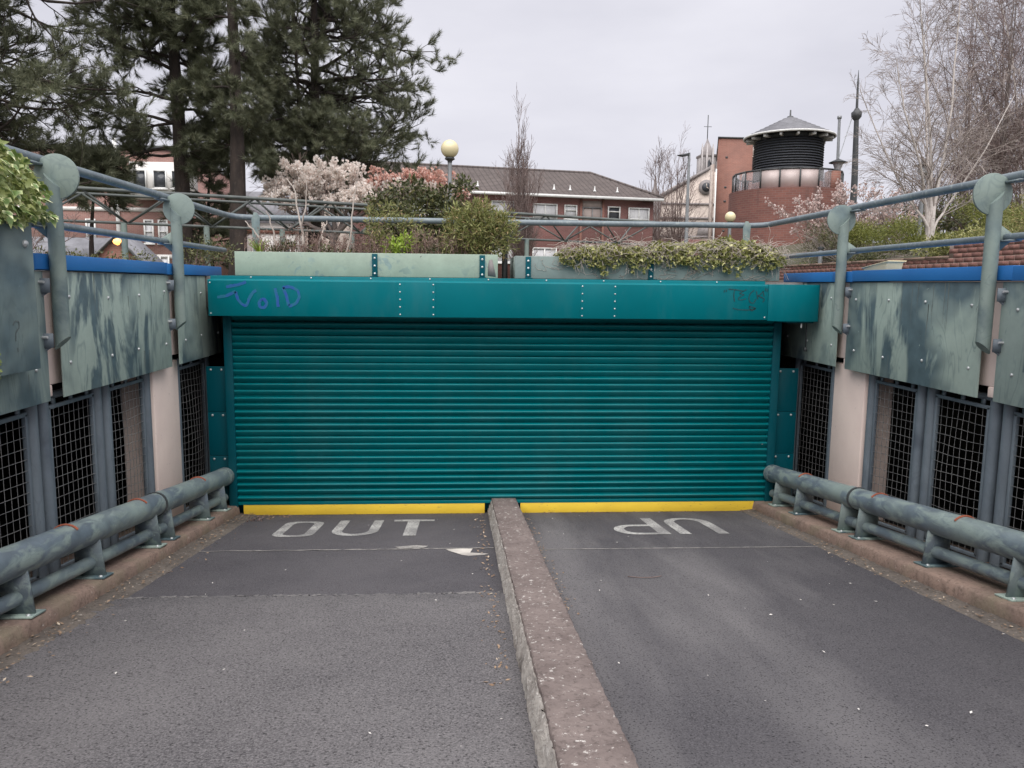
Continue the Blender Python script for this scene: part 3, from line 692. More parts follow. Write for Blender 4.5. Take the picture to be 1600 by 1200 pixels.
# ------------------------------------------------------------------ roller shutter
sh = thing('roller_shutter', 'closed teal roller shutter with hood across the foot of the ramp', 'shutter', (CX, 0, 0))
xl, xr = -2.50, 3.53
prof = []
H = .0745
for u in list(np.linspace(0, .66, 8))+list(.66+.21*np.sin(np.linspace(.25, 1, 6)*pi/2))[:-1]+[.869, .885, .90, .915, .93, .945, .965, .985, 1.]:
    yv = -.002-.042*(1-(1-u/.66)**1.25) if u < .66 else (-.002-.042*math.sqrt(max(0., 1-((u-.66)/.21)**2)) if u < .87 else (-.002+.020*sin(pi*(u-.87)/.06) if u < .93 else -.002-.010*sin(pi*(u-.93)/.07)))
    prof.append((float(yv), float(u)*H))
def slat_mesh():
    mb = MB(); k = len(prof); xs = np.linspace(xl, xr, 13); V = []
    for x in xs:
        for (y, z) in prof: V.append((x, y, z))
    a = np.arange(len(xs)*k).reshape(-1, k); mb.add(V, np.stack([a[:-1, :-1], a[1:, :-1], a[1:, 1:], a[:-1, 1:]], -1).reshape(-1, 4))
    me = mb.mesh('slat', (CX, 0, 0), smooth=60); me.materials.append(MAT['teal_slat']); return me
slat_me = slat_mesh()
lean = .08*np.sin(np.arange(29)*.55)+.05*np.sin(np.arange(29)*1.7+1)
for i in range(29):
    link('slat', slat_me, (CX, .0+rng.normal()*.0015, .160+i*H), sh, rot=(lean[i]+rng.normal()*.045, 0, rng.normal()*.0004))
MB().box(xl, xr, -.022, .03, .120, .158).build('bottom_rail', 'teal_slat', sh, bevel=.004)
MB().box(xl-.05, xr+.05, .035, .045, .02, 2.35).build('backing_sheet', 'teal_plate', sh)
for x0, x1 in ((-2.565, -2.475), (3.505, 3.595)):
    g = MB().box(x0, x1, -.055, .05, .10, 2.28).build('guide_channel', 'teal_plate', sh, bevel=.006)
for z in (.80,):
    for x in (-2.42, 3.45):
        link('end_lock', bolt_me, (x, -.022, z), sh, rot=(pi/2, 0, 0))
for x0, x1, y in ((-2.425, .262, 0), (.668, 3.392, 0)):
    lab = MB().box(x0, x1, -.018, .02, .002, .1195).build('bottom_board', 'yellow_paint', sh, bevel=.003); lab['label'] = 'bright yellow board under the shutter'
# hood: three sheets with two splice covers, folded top, upstand
yf = -.35
hood = MB()
prof_h = [(yf, 2.232), (yf, 2.598), (yf+.012, 2.608), (yf+.10, 2.614), (yf+.102, 2.648), (yf+.45, 2.652), (yf+.45, 2.40), (yf+.02, 2.236)]
hood.prism(prof_h[::-1], 'x', -2.615, 3.30); hood = hood.build('hood', 'teal_hood', sh, bevel=.004)
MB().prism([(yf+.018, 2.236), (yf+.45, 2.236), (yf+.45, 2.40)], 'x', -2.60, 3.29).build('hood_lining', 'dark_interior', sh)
rivet_mb = MB().lathe((0, 0, 0), [(0, .006), (.005, .0055), (.0085, .003), (.009, 0)], 8); rivet_me = rivet_mb.mesh('rivet', smooth=50); rivet_me.materials.append(MAT['bolt'])
for a, b_ in ((-.648, -.301), (1.276, 1.627)):
    sp = MB().box(a-.02, b_+.02, yf-.003, yf+.01, 2.233, 2.60).build('splice_sheet', 'teal_hood', hood, bevel=.001)
    for x in (a, b_):
        for z in np.linspace(2.262, 2.575, 5): link('rivet', rivet_me, (x, yf-.003, z), sp, rot=(pi/2, 0, 0))
for x, z in ((-2.59, 2.26), (-2.59, 2.575), (3.27, 2.26)): link('rivet', rivet_me, (x, yf, z), hood, rot=(pi/2, 0, 0))
for x in np.arange(-2.2, 3.3, .62): link('rivet', rivet_me, (x, yf+.101, 2.633), hood, rot=(pi/2, 0, 0))
# motor box at the right-hand end, its front swelling out from the hood
P = [(3.301, yf+.45), (3.301, yf-.004)]+[(3.301+.14*u, yf-.004-.085*(u*u*(3-2*u))) for u in np.linspace(.12, 1, 9)]+[(3.80, yf-.092), (3.83, yf-.08), (3.838, yf-.05), (3.838, yf+.45)]
mo = MB().prism(P, 'z', 2.222, 2.616).build('motor_box', 'teal_hood', sh, bevel=.004)
MB().box(3.50, 3.79, yf-.06, yf+.25, 2.205, 2.222).build('motor_tray', 'teal_plate', mo)
MB().tube([(3.675, yf-.02, 2.205), (3.675, yf-.02, 2.15)], .009, 8).build('release_pin', 'white_paint', mo)
MB().tube([(3.80, yf+.12, 2.20), (3.80, yf+.12, 1.93)], .006, 6).tube([(3.80, yf+.12, 1.93), (3.80, yf+.12, 1.885)], .02, 8).build('pull_cord', 'dark_metal', mo)
# writing on the hood
pl = lambda u, v: (u, yf-.0025, v)
def hx(px): return -2.607+(px-325)/875*5.897    # along the hood face
def hv(px, py): return 2.584-(py-440-(px-325)*.0068)*.0066
def hs(pts): return [(hx(x), hv(x, y)) for x, y in pts]
W = .030
scr = [hs([(338, 464), (352, 462), (366, 455)]), hs([(352, 448), (370, 445), (382, 440)]), hs([(366, 455), (368, 466), (374, 474), (381, 478), (386, 466), (392, 456), (397, 453)]),
       hs([(405, 467), (400, 472), (402, 480), (409, 480), (413, 473), (409, 467), (405, 467)]), hs([(425, 450), (428, 463), (429, 479)]), hs([(437, 449), (442, 460), (445, 477)]), hs([(437, 449), (448, 447), (460, 453), (462, 464), (456, 474), (445, 478)])]
scrawl('blue_tag', 'graffiti_blue', [[W]+s for s in scr], pl, hood)['label'] = 'blue marker tag'
def th(pts): return [(hx(780+x/3.077), hv(780+x/3.077, 340+y/3.077)) for x, y in pts]
W = .0095
scr = [th([(1075, 340), (1073, 352)]), th([(1085, 338), (1083, 350)]), th([(1095, 335), (1130, 338), (1170, 345)]), th([(1125, 340), (1122, 370), (1128, 398)]),
       th([(1185, 338), (1160, 350), (1150, 358), (1178, 362), (1150, 375), (1145, 385), (1160, 390), (1185, 383)]), th([(1225, 340), (1205, 355), (1198, 380), (1205, 402), (1225, 405), (1235, 385)]),
       th([(1235, 345), (1240, 370), (1245, 385)]), th([(1270, 345), (1255, 362), (1242, 368), (1262, 375), (1280, 385), (1270, 400)]), th([(1268, 342), (1275, 370)]), th([(1282, 330), (1280, 345)]), th([(1292, 332), (1288, 348)]),
       th([(1120, 430), (1150, 438), (1200, 440), (1238, 432)]), th([(1202, 420), (1238, 430), (1215, 445), (1202, 420)])]
scrawl('black_tag', 'graffiti_black', [[W]+s for s in scr], pl, hood)['label'] = 'thin black tag with an arrow beneath'
# narrow teal plates closing the gap beside the guides
for x0, x1 in ((-2.79, -2.566), (3.596, 3.86)):
    for z0, z1 in ((1.164, 1.665), (.672, 1.160), (.16, .668)):
        sp = MB().box(x0, x1, .04, .052, z0, z1).build('side_plate', 'teal_plate', sh, bevel=.002)
        for x in (x0+.05, x1-.06): link('bolt', bolt_me, (x, .04, z1-.035), sp, rot=(pi/2, 0, 0))
# concrete lintel the hood and the planters sit on
struct(MB().box(-3.12, 4.23, .101, 1.36, 2.30, 2.642).build('lintel', 'grey_concrete'))

# ------------------------------------------------------------------ planters above the shutter
def planter(lab, x0, x1, zt, mat, brackets, yback=1.0):
    p = thing('planter', lab, 'planter', ((x0+x1)/2, .12, 2.645))
    zb = 2.654
    MB().box(x0, x1, .10, .14, zb, zt).build('front_panel', mat, p, bevel=.004)
    MB().box(x0, x0+.04, .141, yback, zb, zt-.003).build('end_panel', mat, p); MB().box(x1-.04, x1, .141, yback, zb, zt-.003).build('end_panel', mat, p)
    MB().box(x0+.041, x1-.041, yback-.04, yback, zb, zt-.003).build('back_panel', mat, p)
    MB().box(x0+.042, x1-.042, .142, yback-.042, zb, zt-.05).build('soil', 'soil', p)
    for x in brackets:
        b = MB().box(x-.03, x+.03, .088, .0985, 2.656, zt-.008).box(x-.04, x+.04, -.05, .088, 2.654, 2.662).build('bracket', 'teal_plate', p, bevel=.002)
        for z in np.linspace(2.69, zt-.055, 3): link('bolt', bolt_me, (x, .088, z), b, rot=(pi/2, 0, 0))
    return p
pl1 = planter('pale sage green trough planter above the left half of the shutter', -2.46, .395, 2.912, 'sage_planter', (-.955, .222))
MB().prism([(.285, 2.68), (.375, 2.668), (.355, 2.76), (.332, 2.86), (.298, 2.85), (.285, 2.78)], 'y', .0965, .099).build('bare_patch', 'patch_paint', pl1)
pl2 = planter('grey-green trough planter under ivy above the right half of the shutter', .587, 3.60, 2.902, 'grey_planter', (.732, 2.115))
# dry ivy roots clinging to the grey planter front
P = []
for i in range(110):
    x = rng.uniform(.8, 3.55) if i > 40 else rng.uniform(2.2, 2.8); z = rng.uniform(2.68, 2.90); a = rng.uniform(0, 2*pi); pts = [(x, .094, z)]
    for j in range(7):
        a += rng.normal()*.5; x += .03*cos(a); z = min(2.905, max(2.662, z+.02*sin(a))); pts.append((x, .094+rng.uniform(-.004, .003), z))
    P.append(pts)
P = np.array(P); stuff(MB().tubes(P, np.full(P.shape[:2], .0022), 3).build('root_tracery', 'dead_stem', pl2))

def shrub(name, lab, cat, base, clumps, mat, n, size, tpl='leaf', stem_mat='twig_brown', group=None, tilt=None, nst=14, shell=.5, twigs=0):
    """leafy shrub: clumps = [(x, y, z, rx, ry, rz)] world ellipsoids; leaves biased to the outside"""
    t = thing(name, lab, cat, base, group)
    vol = np.array([c[3]*c[4]*c[5] for c in clumps])**.67; cnt = (n*vol/vol.sum()).astype(int)+1
    mb = MB(); tv, tf = {'leaf': (LEAF_V, LEAF_F), 'narrow': (NARROW_V, LEAF_F), 'ivy': (IVY_V, IVY_F)}[tpl]
    for c, k in zip(clumps, cnt):
        d = rng.normal(size=(k, 3)); d /= np.linalg.norm(d, axis=1, keepdims=True)
        r = rng.uniform(0, 1, k)**shell*(1+.16*np.sin(d[:, 0]*6+c[0]*9)*np.cos(d[:, 2]*7+c[1]*5)+.10*rng.normal(size=k))
        pos = np.array(c[:3])+d*r[:, None]*np.array(c[3:6])
        D = d+rng.normal(size=(k, 3))*.7; D[:, 2] += .25
        mb.inst(tv, tf, pos, dirrot(D), size*rng.uniform(.6, 1.25, k))
    stuff(mb.build('foliage', mat, t))
    P = []
    for i in range(nst):
        c = clumps[i % len(clumps)]; e = np.array(c[:3])+rng.normal(size=3)*np.array(c[3:6])*.55; b_ = np.array(base)+np.array([rng.normal()*.05, rng.normal()*.05, 0])
        m_ = (b_+e)/2+rng.normal(size=3)*.08*np.linalg.norm(e-b_); P.append(path([b_, m_, e], 6))
    P = np.array(P); L = np.linalg.norm(P[0, -1]-P[0, 0]); R0 = np.linspace(.018, .004, 6)[None]*np.ones((len(P), 1))*min(1.6, max(.35, L))
    mb = MB().tubes(P, R0, 5)
    if twigs:
        P2, R2 = sprout(P, R0, twigs, .3, 1, .6, .45, 5, 0, .2, .6); mb.tubes(P2, R2, 3)
    mb.build('stems', stem_mat, t, smooth=60)
    return t
def C(n, x0, x1, y0, y1, z0, z1, r0, r1, flat=.8):
    return [(rng.uniform(x0, x1), rng.uniform(y0, y1), rng.uniform(z0, z1), *(rng.uniform(r0, r1)*np.array([1, 1, flat]))) for _ in range(n)]

# left planter, left to right
t = thing('strap_leaf_plant', 'small bright yellow-green strappy plant at the left end of the pale planter', 'plant', (-2.28, .45, 2.86)); P = []
for i in range(26):
    a = rng.uniform(0, 2*pi); l = rng.uniform(.16, .30); P.append([(-2.28+.02*cos(a)+u*u*.10*cos(a), .45+u*u*.10*sin(a), 2.86+l*(u-.25*u*u)) for u in np.linspace(0, 1, 6)])
P = np.array(P); MB().tubes(P, np.linspace(.009, .002, 6)[None]*np.ones((26, 1)), 3).build('foliage', 'leaf_lime', t)
def dry(lab, x0, x1, n, h, mat='dead_grass', y0=.2, y1=.8, lean=.35):
    t = thing('dry_heather', lab, 'plant', ((x0+x1)/2, .5, 2.86)); P = []
    for i in range(n):
        x, y = rng.uniform(x0, x1), rng.uniform(y0, y1); a = rng.uniform(0, 2*pi); l = h*rng.uniform(.45, 1.1); k = rng.uniform(0, lean); p = np.array([x, y, 2.86]); d = np.array([cos(a)*k, sin(a)*k, 1.]); pts = []
        for j in range(6): pts.append(p.copy()); d = d+rng.normal(size=3)*.16; p = p+d/np.linalg.norm(d)*l/5
        P.append(pts)
    P = np.array(P); R0 = np.linspace(.0035, .0014, 6)[None]*np.ones((n, 1)); mb = MB().tubes(P, R0, 3)
    P2, R2 = sprout(P, R0, 4, .3, 1, .55, .35, 4, 0, .25, .8, .6); mb.tubes(P2, R2, 3)
    e = np.concatenate([P2[:, -1], P2[:, 2]]); mb.inst(LEAF_V, LEAF_F, e, randrot(len(e)), rng.uniform(.012, .03, len(e)))
    stuff(mb.build('stems', mat, t)); return t
dry('brown dry heather by the strappy plant in the pale planter', -2.4, -1.55, 120, .30)
dry('brown dry heather in the middle of the pale planter', -1.55, -.78, 130, .28)
dry('brown dry heather right of the lime green bush in the pale planter', -.62, .1, 150, .32)
wt = thing('bare_sapling', 'tall bare whitish sapling stems rising from the pale planter', 'sapling', (-1.80, .5, 2.86))
for pts in ([(-1.79, .5, 2.85), (-1.80, .5, 3.15), (-1.86, .5, 3.4), (-1.88, .5, 3.62), (-1.98, .5, 3.75)], [(-1.79, .5, 2.85), (-1.81, .48, 3.2), (-1.77, .46, 3.4), (-1.74, .46, 3.72)], [(-1.35, .55, 2.85), (-1.28, .55, 3.1), (-1.24, .55, 3.45), (-1.20, .55, 3.76)], [(-2.08, .5, 2.85), (-2.14, .52, 3.15), (-2.2, .5, 3.38)], [(-1.62, .4, 2.85), (-1.60, .4, 3.05), (-1.52, .42, 3.28)], [(-2.2, .6, 2.85), (-2.32, .6, 3.1), (-2.48, .6, 3.28)]):
    P = path(pts, 12)+rng.normal(size=(12, 3))*.006; MB().tube(P, np.linspace(.014, .005, 12), 6).build('stem', 'dead_stem', wt, smooth=60)
shrub('shrub', 'thin upright bronze-green shrub left of the middle of the pale planter', 'shrub', (-1.02, .5, 2.86), [(-1.03, .5, 3.02, .10, .10, .16), (-1.02, .5, 3.25, .08, .08, .16), (-.84, .5, 3.40, .12, .10, .13), (-.90, .5, 3.1, .12, .1, .16), (-1.06, .5, 3.38, .05, .05, .1)], 'leaf_bronze', 620, .055, 'narrow', nst=8)
shrub('shrub', 'bright lime green bush low in the pale planter above a teal bracket', 'shrub', (-.73, .34, 2.86), [(-.73, .34, 2.98, .14, .12, .12), (-.63, .36, 3.05, .1, .1, .1), (-.82, .36, 2.93, .1, .1, .08)], 'leaf_lime', 520, .05, 'leaf', nst=6)
shrub('shrub', 'sparse bronze shrub behind the lime green bush in the pale planter', 'shrub', (-.80, .62, 2.86), [(-.74, .6, 3.3, .17, .12, .14), (-.95, .6, 3.2, .12, .1, .12), (-.6, .6, 3.28, .16, .1, .1), (-.45, .55, 3.1, .16, .1, .14)], 'leaf_bronze', 420, .055, 'narrow', nst=8)
shrub('shrub', 'large bronze-green pointed-leaf bush overhanging the right end of the pale planter', 'shrub', (.22, .45, 2.86), [(.18, .45, 3.24, .30, .26, .22), (.40, .45, 3.12, .24, .24, .22), (.02, .45, 3.10, .26, .24, .22), (.20, .45, 3.42, .18, .18, .13), (.45, .4, 3.26, .17, .16, .18), (.12, .45, 3.0, .36, .24, .12), (-.05, .5, 3.34, .16, .16, .12)], 'leaf_bronze', 5200, .072, 'narrow', nst=18)
shrub('shrub', 'low grey-green plants at the foot of the bronze bush', 'shrub', (-.18, .3, 2.86), C(7, -.5, .15, .22, .4, 2.88, 2.96, .06, .12), 'leaf_olive', 650, .035, 'leaf', nst=6)
shrub('shrub', 'small mixed green plants among the dry heather left of the bronze shrubs', 'shrub', (-1.5, .35, 2.86), C(9, -2.15, -1.1, .22, .5, 2.89, 3.02, .05, .10), 'leaf_olive', 520, .04, 'leaf', nst=10)
shrub('fern', 'small rusty fern patch between the lime bush and the bronze bush', 'plant', (-.35, .22, 2.86), C(4, -.48, -.22, .2, .26, 2.86, 2.90, .06, .09, .5), 'dead_grass', 240, .04, 'narrow', nst=4)
# ivy over the right planter
iv = thing('ivy', 'yellow-green variegated ivy mass spilling over the right planter', 'ivy', (2.4, .3, 2.86))
mb = MB(); n_ = 8200
x = rng.uniform(1.08, 3.64, n_); prof_x = np.interp(x, [1.05, 1.2, 1.6, 2.1, 2.3, 2.7, 3.0, 3.3, 3.5, 3.66], [.05, .12, .15, .15, .19, .20, .23, .23, .18, .06])*(1+.07*np.sin(x*9)+.08*np.sin(x*23+1))
hang = np.interp(x, [1.05, 1.3, 1.6, 2.0, 2.2, 2.6, 3.0, 3.3, 3.66], [.03, .10, .12, .13, .05, .09, .13, .10, .10])*(1+.4*np.sin(x*17)+.25*np.sin(x*41))
u = rng.uniform(0, 1, n_); th_ = u*radians(205)-radians(25)
sw = rng.uniform(.86, 1.06, n_)
y = .30-.26*np.cos(th_)*sw; z = 2.88+np.where(np.sin(th_) > 0, np.sin(th_)*prof_x, np.sin(th_)*hang*2.2)*sw
y = np.where(np.sin(th_) < 0, .07-rng.uniform(0, .05, n_), y)
keep = rng.uniform(size=n_) < .45+.55*(np.sin(x*13+u*9)*.5+.5)
pos = np.stack([x, y, z], -1)[keep]; D = np.stack([rng.normal(size=n_)*.6, -np.cos(th_)-.3, -.5+.6*rng.normal(size=n_)], -1)[keep]
mb.inst(IVY_V, IVY_F, pos, dirrot(D), rng.uniform(.028, .060, len(pos)))
stuff(mb.build('foliage', 'leaf_ivy', iv))
P = []
for i in range(760):
    x0 = rng.uniform(1.1, 3.66); p = np.array([x0, .30-rng.uniform(.05, .28), 2.84+rng.uniform(0, .24)]); d = np.array([rng.normal()*.8, -.35, -.1+rng.normal()*.5]); pts = []
    for j in range(7): pts.append(p.copy()); d = d+rng.normal(size=3)*.35; d[2] -= .12; p = p+d/np.linalg.norm(d)*.035; p[1] = max(.03, p[1]); p[2] = max(2.67, p[2])
    P.append(pts)
P = np.array(P); stuff(MB().tubes(P, np.full(P.shape[:2], .0026), 3).build('stems', 'dead_stem', iv))

# ------------------------------------------------------------------ hung planter boxes at the near ends of the walls
def hung(sg, lab, y1, xf):
    p = thing('hung_planter', lab, 'planter', (xf+sg*.2, y1-1, 2.0)); a, b_ = sorted((xf, xf+sg*.012))
    MB().box(a, b_, y1-2.4, y1, 2.03, 2.945).build('front_plate', 'sage_cladding_dark', p, bevel=.002)
    a, b_ = sorted((xf+sg*.0125, xf+sg*.36)); MB().box(a, b_, y1-.012, y1, 2.06, 2.94).build('end_plate', 'sage_cladding_dark', p)
    MB().box(a, b_, y1-2.4, y1-.013, 2.20, 2.88).build('soil_box', 'soil', p)
    for yy in np.linspace(y1-2.2, y1-.09, 5): link('bolt', bolt_me, (xf, yy, 2.80), p, rot=(0, -sg*pi/2, 0)).scale = (1.8, 1.8, 1.8)
    return p
hp_l = hung(-1, 'sage green planter box hung on the near end of the left wall', -3.50, -2.65)
hung(1, 'sage green planter box hung on the near end of the right wall', -3.56, 3.79)
q_ = lambda u, v: (-2.6475, -3.72+u, 2.24+v)
scrawl('question_mark', 'scratch_dark', [[.009, (-.055, .075), (-.03, .10), (.01, .095), (.012, .06), (-.03, .03), (-.035, -.02)], [.012, (-.02, -.06), (-.018, -.085)]], q_, hp_l)
ivn = thing('ivy', 'variegated ivy cushion on the hung planter at the left edge', 'ivy', (-2.72, -4.2, 2.9))
leaf_me = MB().add(IVY_V, None, IVY_F).mesh('leaf', smooth=80); leaf_me.materials.append(MAT['leaf_ivy_near'])
_, nn_, bb = newmat('leaf_ivy_single'); bb.inputs['Roughness'].default_value = .4
oi = N(nn_, 'ShaderNodeObjectInfo'); r_ = N(nn_, 'ShaderNodeValToRGB'); e = r_.color_ramp.elements; e[0].color = (.30, .38, .13, 1); e[1].color = (.80, .80, .52, 1); x_ = e.new(.55); x_.color = (.62, .64, .30, 1)
nn_.links.new(oi.outputs['Random'], r_.inputs[0])
tcn = coords(nn_, rnd=False); sx = N(nn_, 'ShaderNodeVectorMath', operation='DISTANCE'); nn_.links.new(tcn, sx.inputs[0]); sx.inputs[1].default_value = (0, 0, .3)
cc = mix(nn_, ramp(nn_, sx.outputs['Value'], .22, .42), (.16, .25, .075), r_.outputs[0]); nn_.links.new(cc, bb.inputs['Base Color'])
leaf_me.materials.clear(); leaf_me.materials.append(MAT['leaf_ivy_single'])
def cushion(n):
    u = rng.uniform(0, 1, n); v = rng.uniform(0, 1, n)
    y = -3.26-1.6*u; a = v*radians(200)-radians(30)
    h = np.interp(-y, [3.24, 3.35, 3.5, 3.7, 4.2, 5], [.16, .30, .36, .42, .46, .44])*(1+.12*np.sin(y*11)+.1*np.sin(y*29))
    xx = -2.80+np.interp(-y, [3.24, 3.5, 3.9], [.12, .20, .22])*np.cos(a)*(1+.1*np.sin(y*17)); zz = 3.01+np.where(np.sin(a) > 0, np.sin(a)*h, np.sin(a)*np.where(y > -3.5, .06, .18))
    nrm = np.stack([np.cos(a), np.full(n, .55*(u < .2))-.2, np.sin(a)*.7], -1)
    return np.stack([xx, y, zz], -1), nrm
pos, nrm = cushion(270)
for p_, n2 in zip(pos, nrm):
    d = Vector((n2[0]*.5+rng.normal()*.4, rng.normal()*.5+.3, -.75+rng.normal()*.25)).normalized()
    o = link('leaf', leaf_me, p_+n2*.03, ivn); o.rotation_euler = (d.to_track_quat('Z', 'Y').to_matrix().to_4x4() @ Matrix.Rotation(pi if n2[0] > 0 else 0, 4, 'Z')).to_euler(); s_ = rng.uniform(.045, .085); o.scale = (s_, s_, s_)
pos, nrm = cushion(2600); D = np.stack([nrm[:, 0]*.4+rng.normal(size=2600)*.5, rng.normal(size=2600)*.6, -.6+rng.normal(size=2600)*.4], -1)
stuff(MB().inst(IVY_V, IVY_F, pos-nrm*rng.uniform(0, .06, (2600, 1)), dirrot(D), rng.uniform(.035, .07, 2600)).build('foliage', 'leaf_ivy_near', ivn))
ivl = thing('ivy', 'small ivy sprig on the left wall below the scratched question mark', 'ivy', (-2.64, -4.0, 2.05))
MB().inst(IVY_V, IVY_F, np.array([[-2.63, -3.985+.02*rng.normal(), 2.10+.05*rng.normal()] for _ in range(16)]), dirrot(rng.normal(size=(16, 3))), rng.uniform(.02, .035, 16)).build('foliage', 'leaf_ivy_near', ivl)

# cream plastic tray on the right coping
bxm = thing('plastic_box', 'cream plastic box lying on the right blue coping', 'box', (4.12, -1.1, 2.755))
MB().prism([(-1.32, 2.758), (-.92, 2.758), (-.90, 2.780), (-1.31, 2.842), (-1.35, 2.840)], 'x', 4.04, 4.20).build('body', 'cream_plastic', bxm, bevel=.006)
MB().prism([(-1.37, 2.838), (-.88, 2.784), (-.88, 2.792), (-1.37, 2.850)], 'x', 4.03, 4.215).build('lid', 'cream_plastic', bxm, bevel=.003)

# brick garden wall behind the right coping: every brick of the visible courses
gw = thing('brick_wall', 'low red brick garden wall stepping up behind the right blue coping', 'wall', (7.9, 5, 2.45))
MB().box(7.8025, 8.02, -6, 12.2, 2.40, 3.075).build('core', 'mortar', gw); MB().box(7.8025, 8.02, -6, 3.515, 3.0755, 3.30).build('core', 'mortar', gw)
bk = MB().box(-.051, .051, -.1085, .1085, -.034, .034).mesh('brick'); bk.materials.append(MAT['brick_single'])
for c in range(7):
    z = 2.8115+c*.075; y = (-1.2 if c > 3 else 0.)+(.1125 if c % 2 else 0)
    while y < (3.45 if c > 3 else 12.1):
        link('brick', bk, (7.851+rng.normal()*.0007, y+rng.normal()*.002, z), gw); y += .225
for k in range(14):                              # coping stones on the low length
    MB().box(7.78, 8.05, 3.53+k*.62, 3.53+k*.62+.61, 3.078, 3.12).build('coping_stone', 'kerb', gw)

# ------------------------------------------------------------------ trees
G0 = 2.45
def pine(lab, base, top, zl, reach, n1, tufts, seed, trunk_r=.2, lean=(0, 0), density=1.0, fork=None):
    """zl: height where limbs begin; reach(az, t): limb length by azimuth and 0..1 height"""
    global rng
    rng = np.random.default_rng(seed)
    t = thing('pine_tree', lab, 'tree', base, 'pine trees beyond the truss')
    b = np.array(base, float); H_ = top-b[2]
    tp = np.array([b+np.array([lean[0]*u+.06*sin(5*u+seed), lean[1]*u+.05*cos(4*u+seed), H_*u]) for u in np.linspace(0, 1, 16)])
    tr = trunk_r*np.linspace(1, .12, 16)*(1+.04*rng.normal(size=16)); tr[0] *= 1.2
    MB().tube(tp, tr, 12).build('trunk', 'bark_pine', t, smooth=60)
    Z = np.sort(rng.uniform(zl, top-.3, n1)); P = []; R0 = []
    for z in Z:
        u = (z-b[2])/H_; s_ = np.array([np.interp(u, np.linspace(0, 1, 16), tp[:, i]) for i in range(3)])
        ka = len(P); az = (ka*2.39996+rng.normal()*.25) % (2*pi); L = reach(az, (z-zl)/(top-zl))*rng.uniform(.7, 1.12)
        if L < .25: continue
        el = rng.uniform(-.12, .38); d = np.array([cos(az)*cos(el), sin(az)*cos(el), sin(el)]); p = s_.copy(); pts = []
        for j in range(8):
            pts.append(p.copy()); p = p+d*L/7; d = d+rng.normal(size=3)*.10; d[2] += (-.10 if j < 3 else .13); d /= np.linalg.norm(d)
        P.append(pts); R0.append(np.linspace(.022+.012*L, .008, 8))
    P = np.array(P); R0 = np.array(R0)
    P2, R2 = sprout(P, R0, 9, .22, 1.0, .85, .42, 6, -.03, .16, .55, .4)
    P3, R3 = sprout(P2, R2, 3, .3, 1.0, .7, .5, 4, -.08, .2, .7, .5)
    mb = MB().tubes(P, R0, 5).tubes(P2, R2, 4).tubes(P3, R3, 3); mb.build('branches', 'bark_pine', t, smooth=60)
    ps, ds = [], []
    for Q, ts in ((P2, (.55, .8, 1.0)), (P3, (.3, .65, 1.0)), (P, (.85, 1.0))):
        n_ = Q.shape[1]
        for q_ in ts:
            i = min(int(q_*(n_-1)), n_-2); f = q_*(n_-1)-i; ps.append(Q[:, i]*(1-f)+Q[:, i+1]*f); ds.append(Q[:, i+1]-Q[:, i])
    ps = np.concatenate(ps); ds = np.concatenate(ds); ds /= np.linalg.norm(ds, axis=1, keepdims=True); ds[:, 2] += .35; ds += rng.normal(size=ds.shape)*.3
    k = min(len(ps), tufts); sel = rng.permutation(len(ps))[:k]
    tv, tf = tuft(30, .135, .0125, .90, .15)
    stuff(MB().inst(tv, tf, ps[sel], dirrot(ds[sel]), rng.uniform(.75, 1.35, k)).build('crown', 'pine_needle', t))
    return t
fall = lambda t: (1-.75*np.clip((t-.45)/.55, 0, 1))
def reach_dir(rx_pos, rx_neg, ry):
    return lambda az, t: fall(t)*np.hypot(cos(az)*(rx_pos if cos(az) > 0 else rx_neg), sin(az)*ry)
pine('dark pine with forked trunk and broad crown above the blossom trees', (-3.86, 12.5, G0), 14.0, 4.9, reach_dir(3.15, 1.75, 2.1), 135, 13000, 11, .19)
pine('dark pine with thick straight trunk standing right of its neighbour', (-4.92, 9.0, G0), 13.0, 5.0, reach_dir(.6, .75, 1.2), 40, 2600, 12, .20)
pine('dark pine second from the left with branches reaching down to the rail', (-6.47, 10.0, G0), 13.2, 5.2, reach_dir(.9, 1.9, 1.8), 80, 8000, 13, .20)
pine('dark pine at the left edge with branches hanging into view', (-9.6, 7.0, G0), 12.0, 4.7, reach_dir(3.1, 2.2, 2.2), 80, 7600, 14, .22)
pine('small low pine with thin stem between the two thick pine trunks', (-6.1, 11.0, G0), 6.1, 3.0, reach_dir(.8, .8, .9), 26, 1000, 15, .06)
pine('small low pine in front of the brick building by the left post disc', (-7.75, 8.5, G0), 5.5, 4.3, reach_dir(.7, .65, .7), 20, 800, 16, .06)
rng = np.random.default_rng(21)
# forked second stem of the broad pine
fk = [o for o in bpy.data.objects if o.get('label', '').startswith('dark pine with forked')][0]
MB().tube(path([(-3.86, 12.5, 5.0), (-4.1, 12.5, 5.35), (-4.25, 12.45, 5.9), (-4.22, 12.4, 7.4), (-4.3, 12.4, 9.6)], 14), np.linspace(.10, .03, 14), 8).build('side_trunk', 'bark_pine', fk, smooth=60)

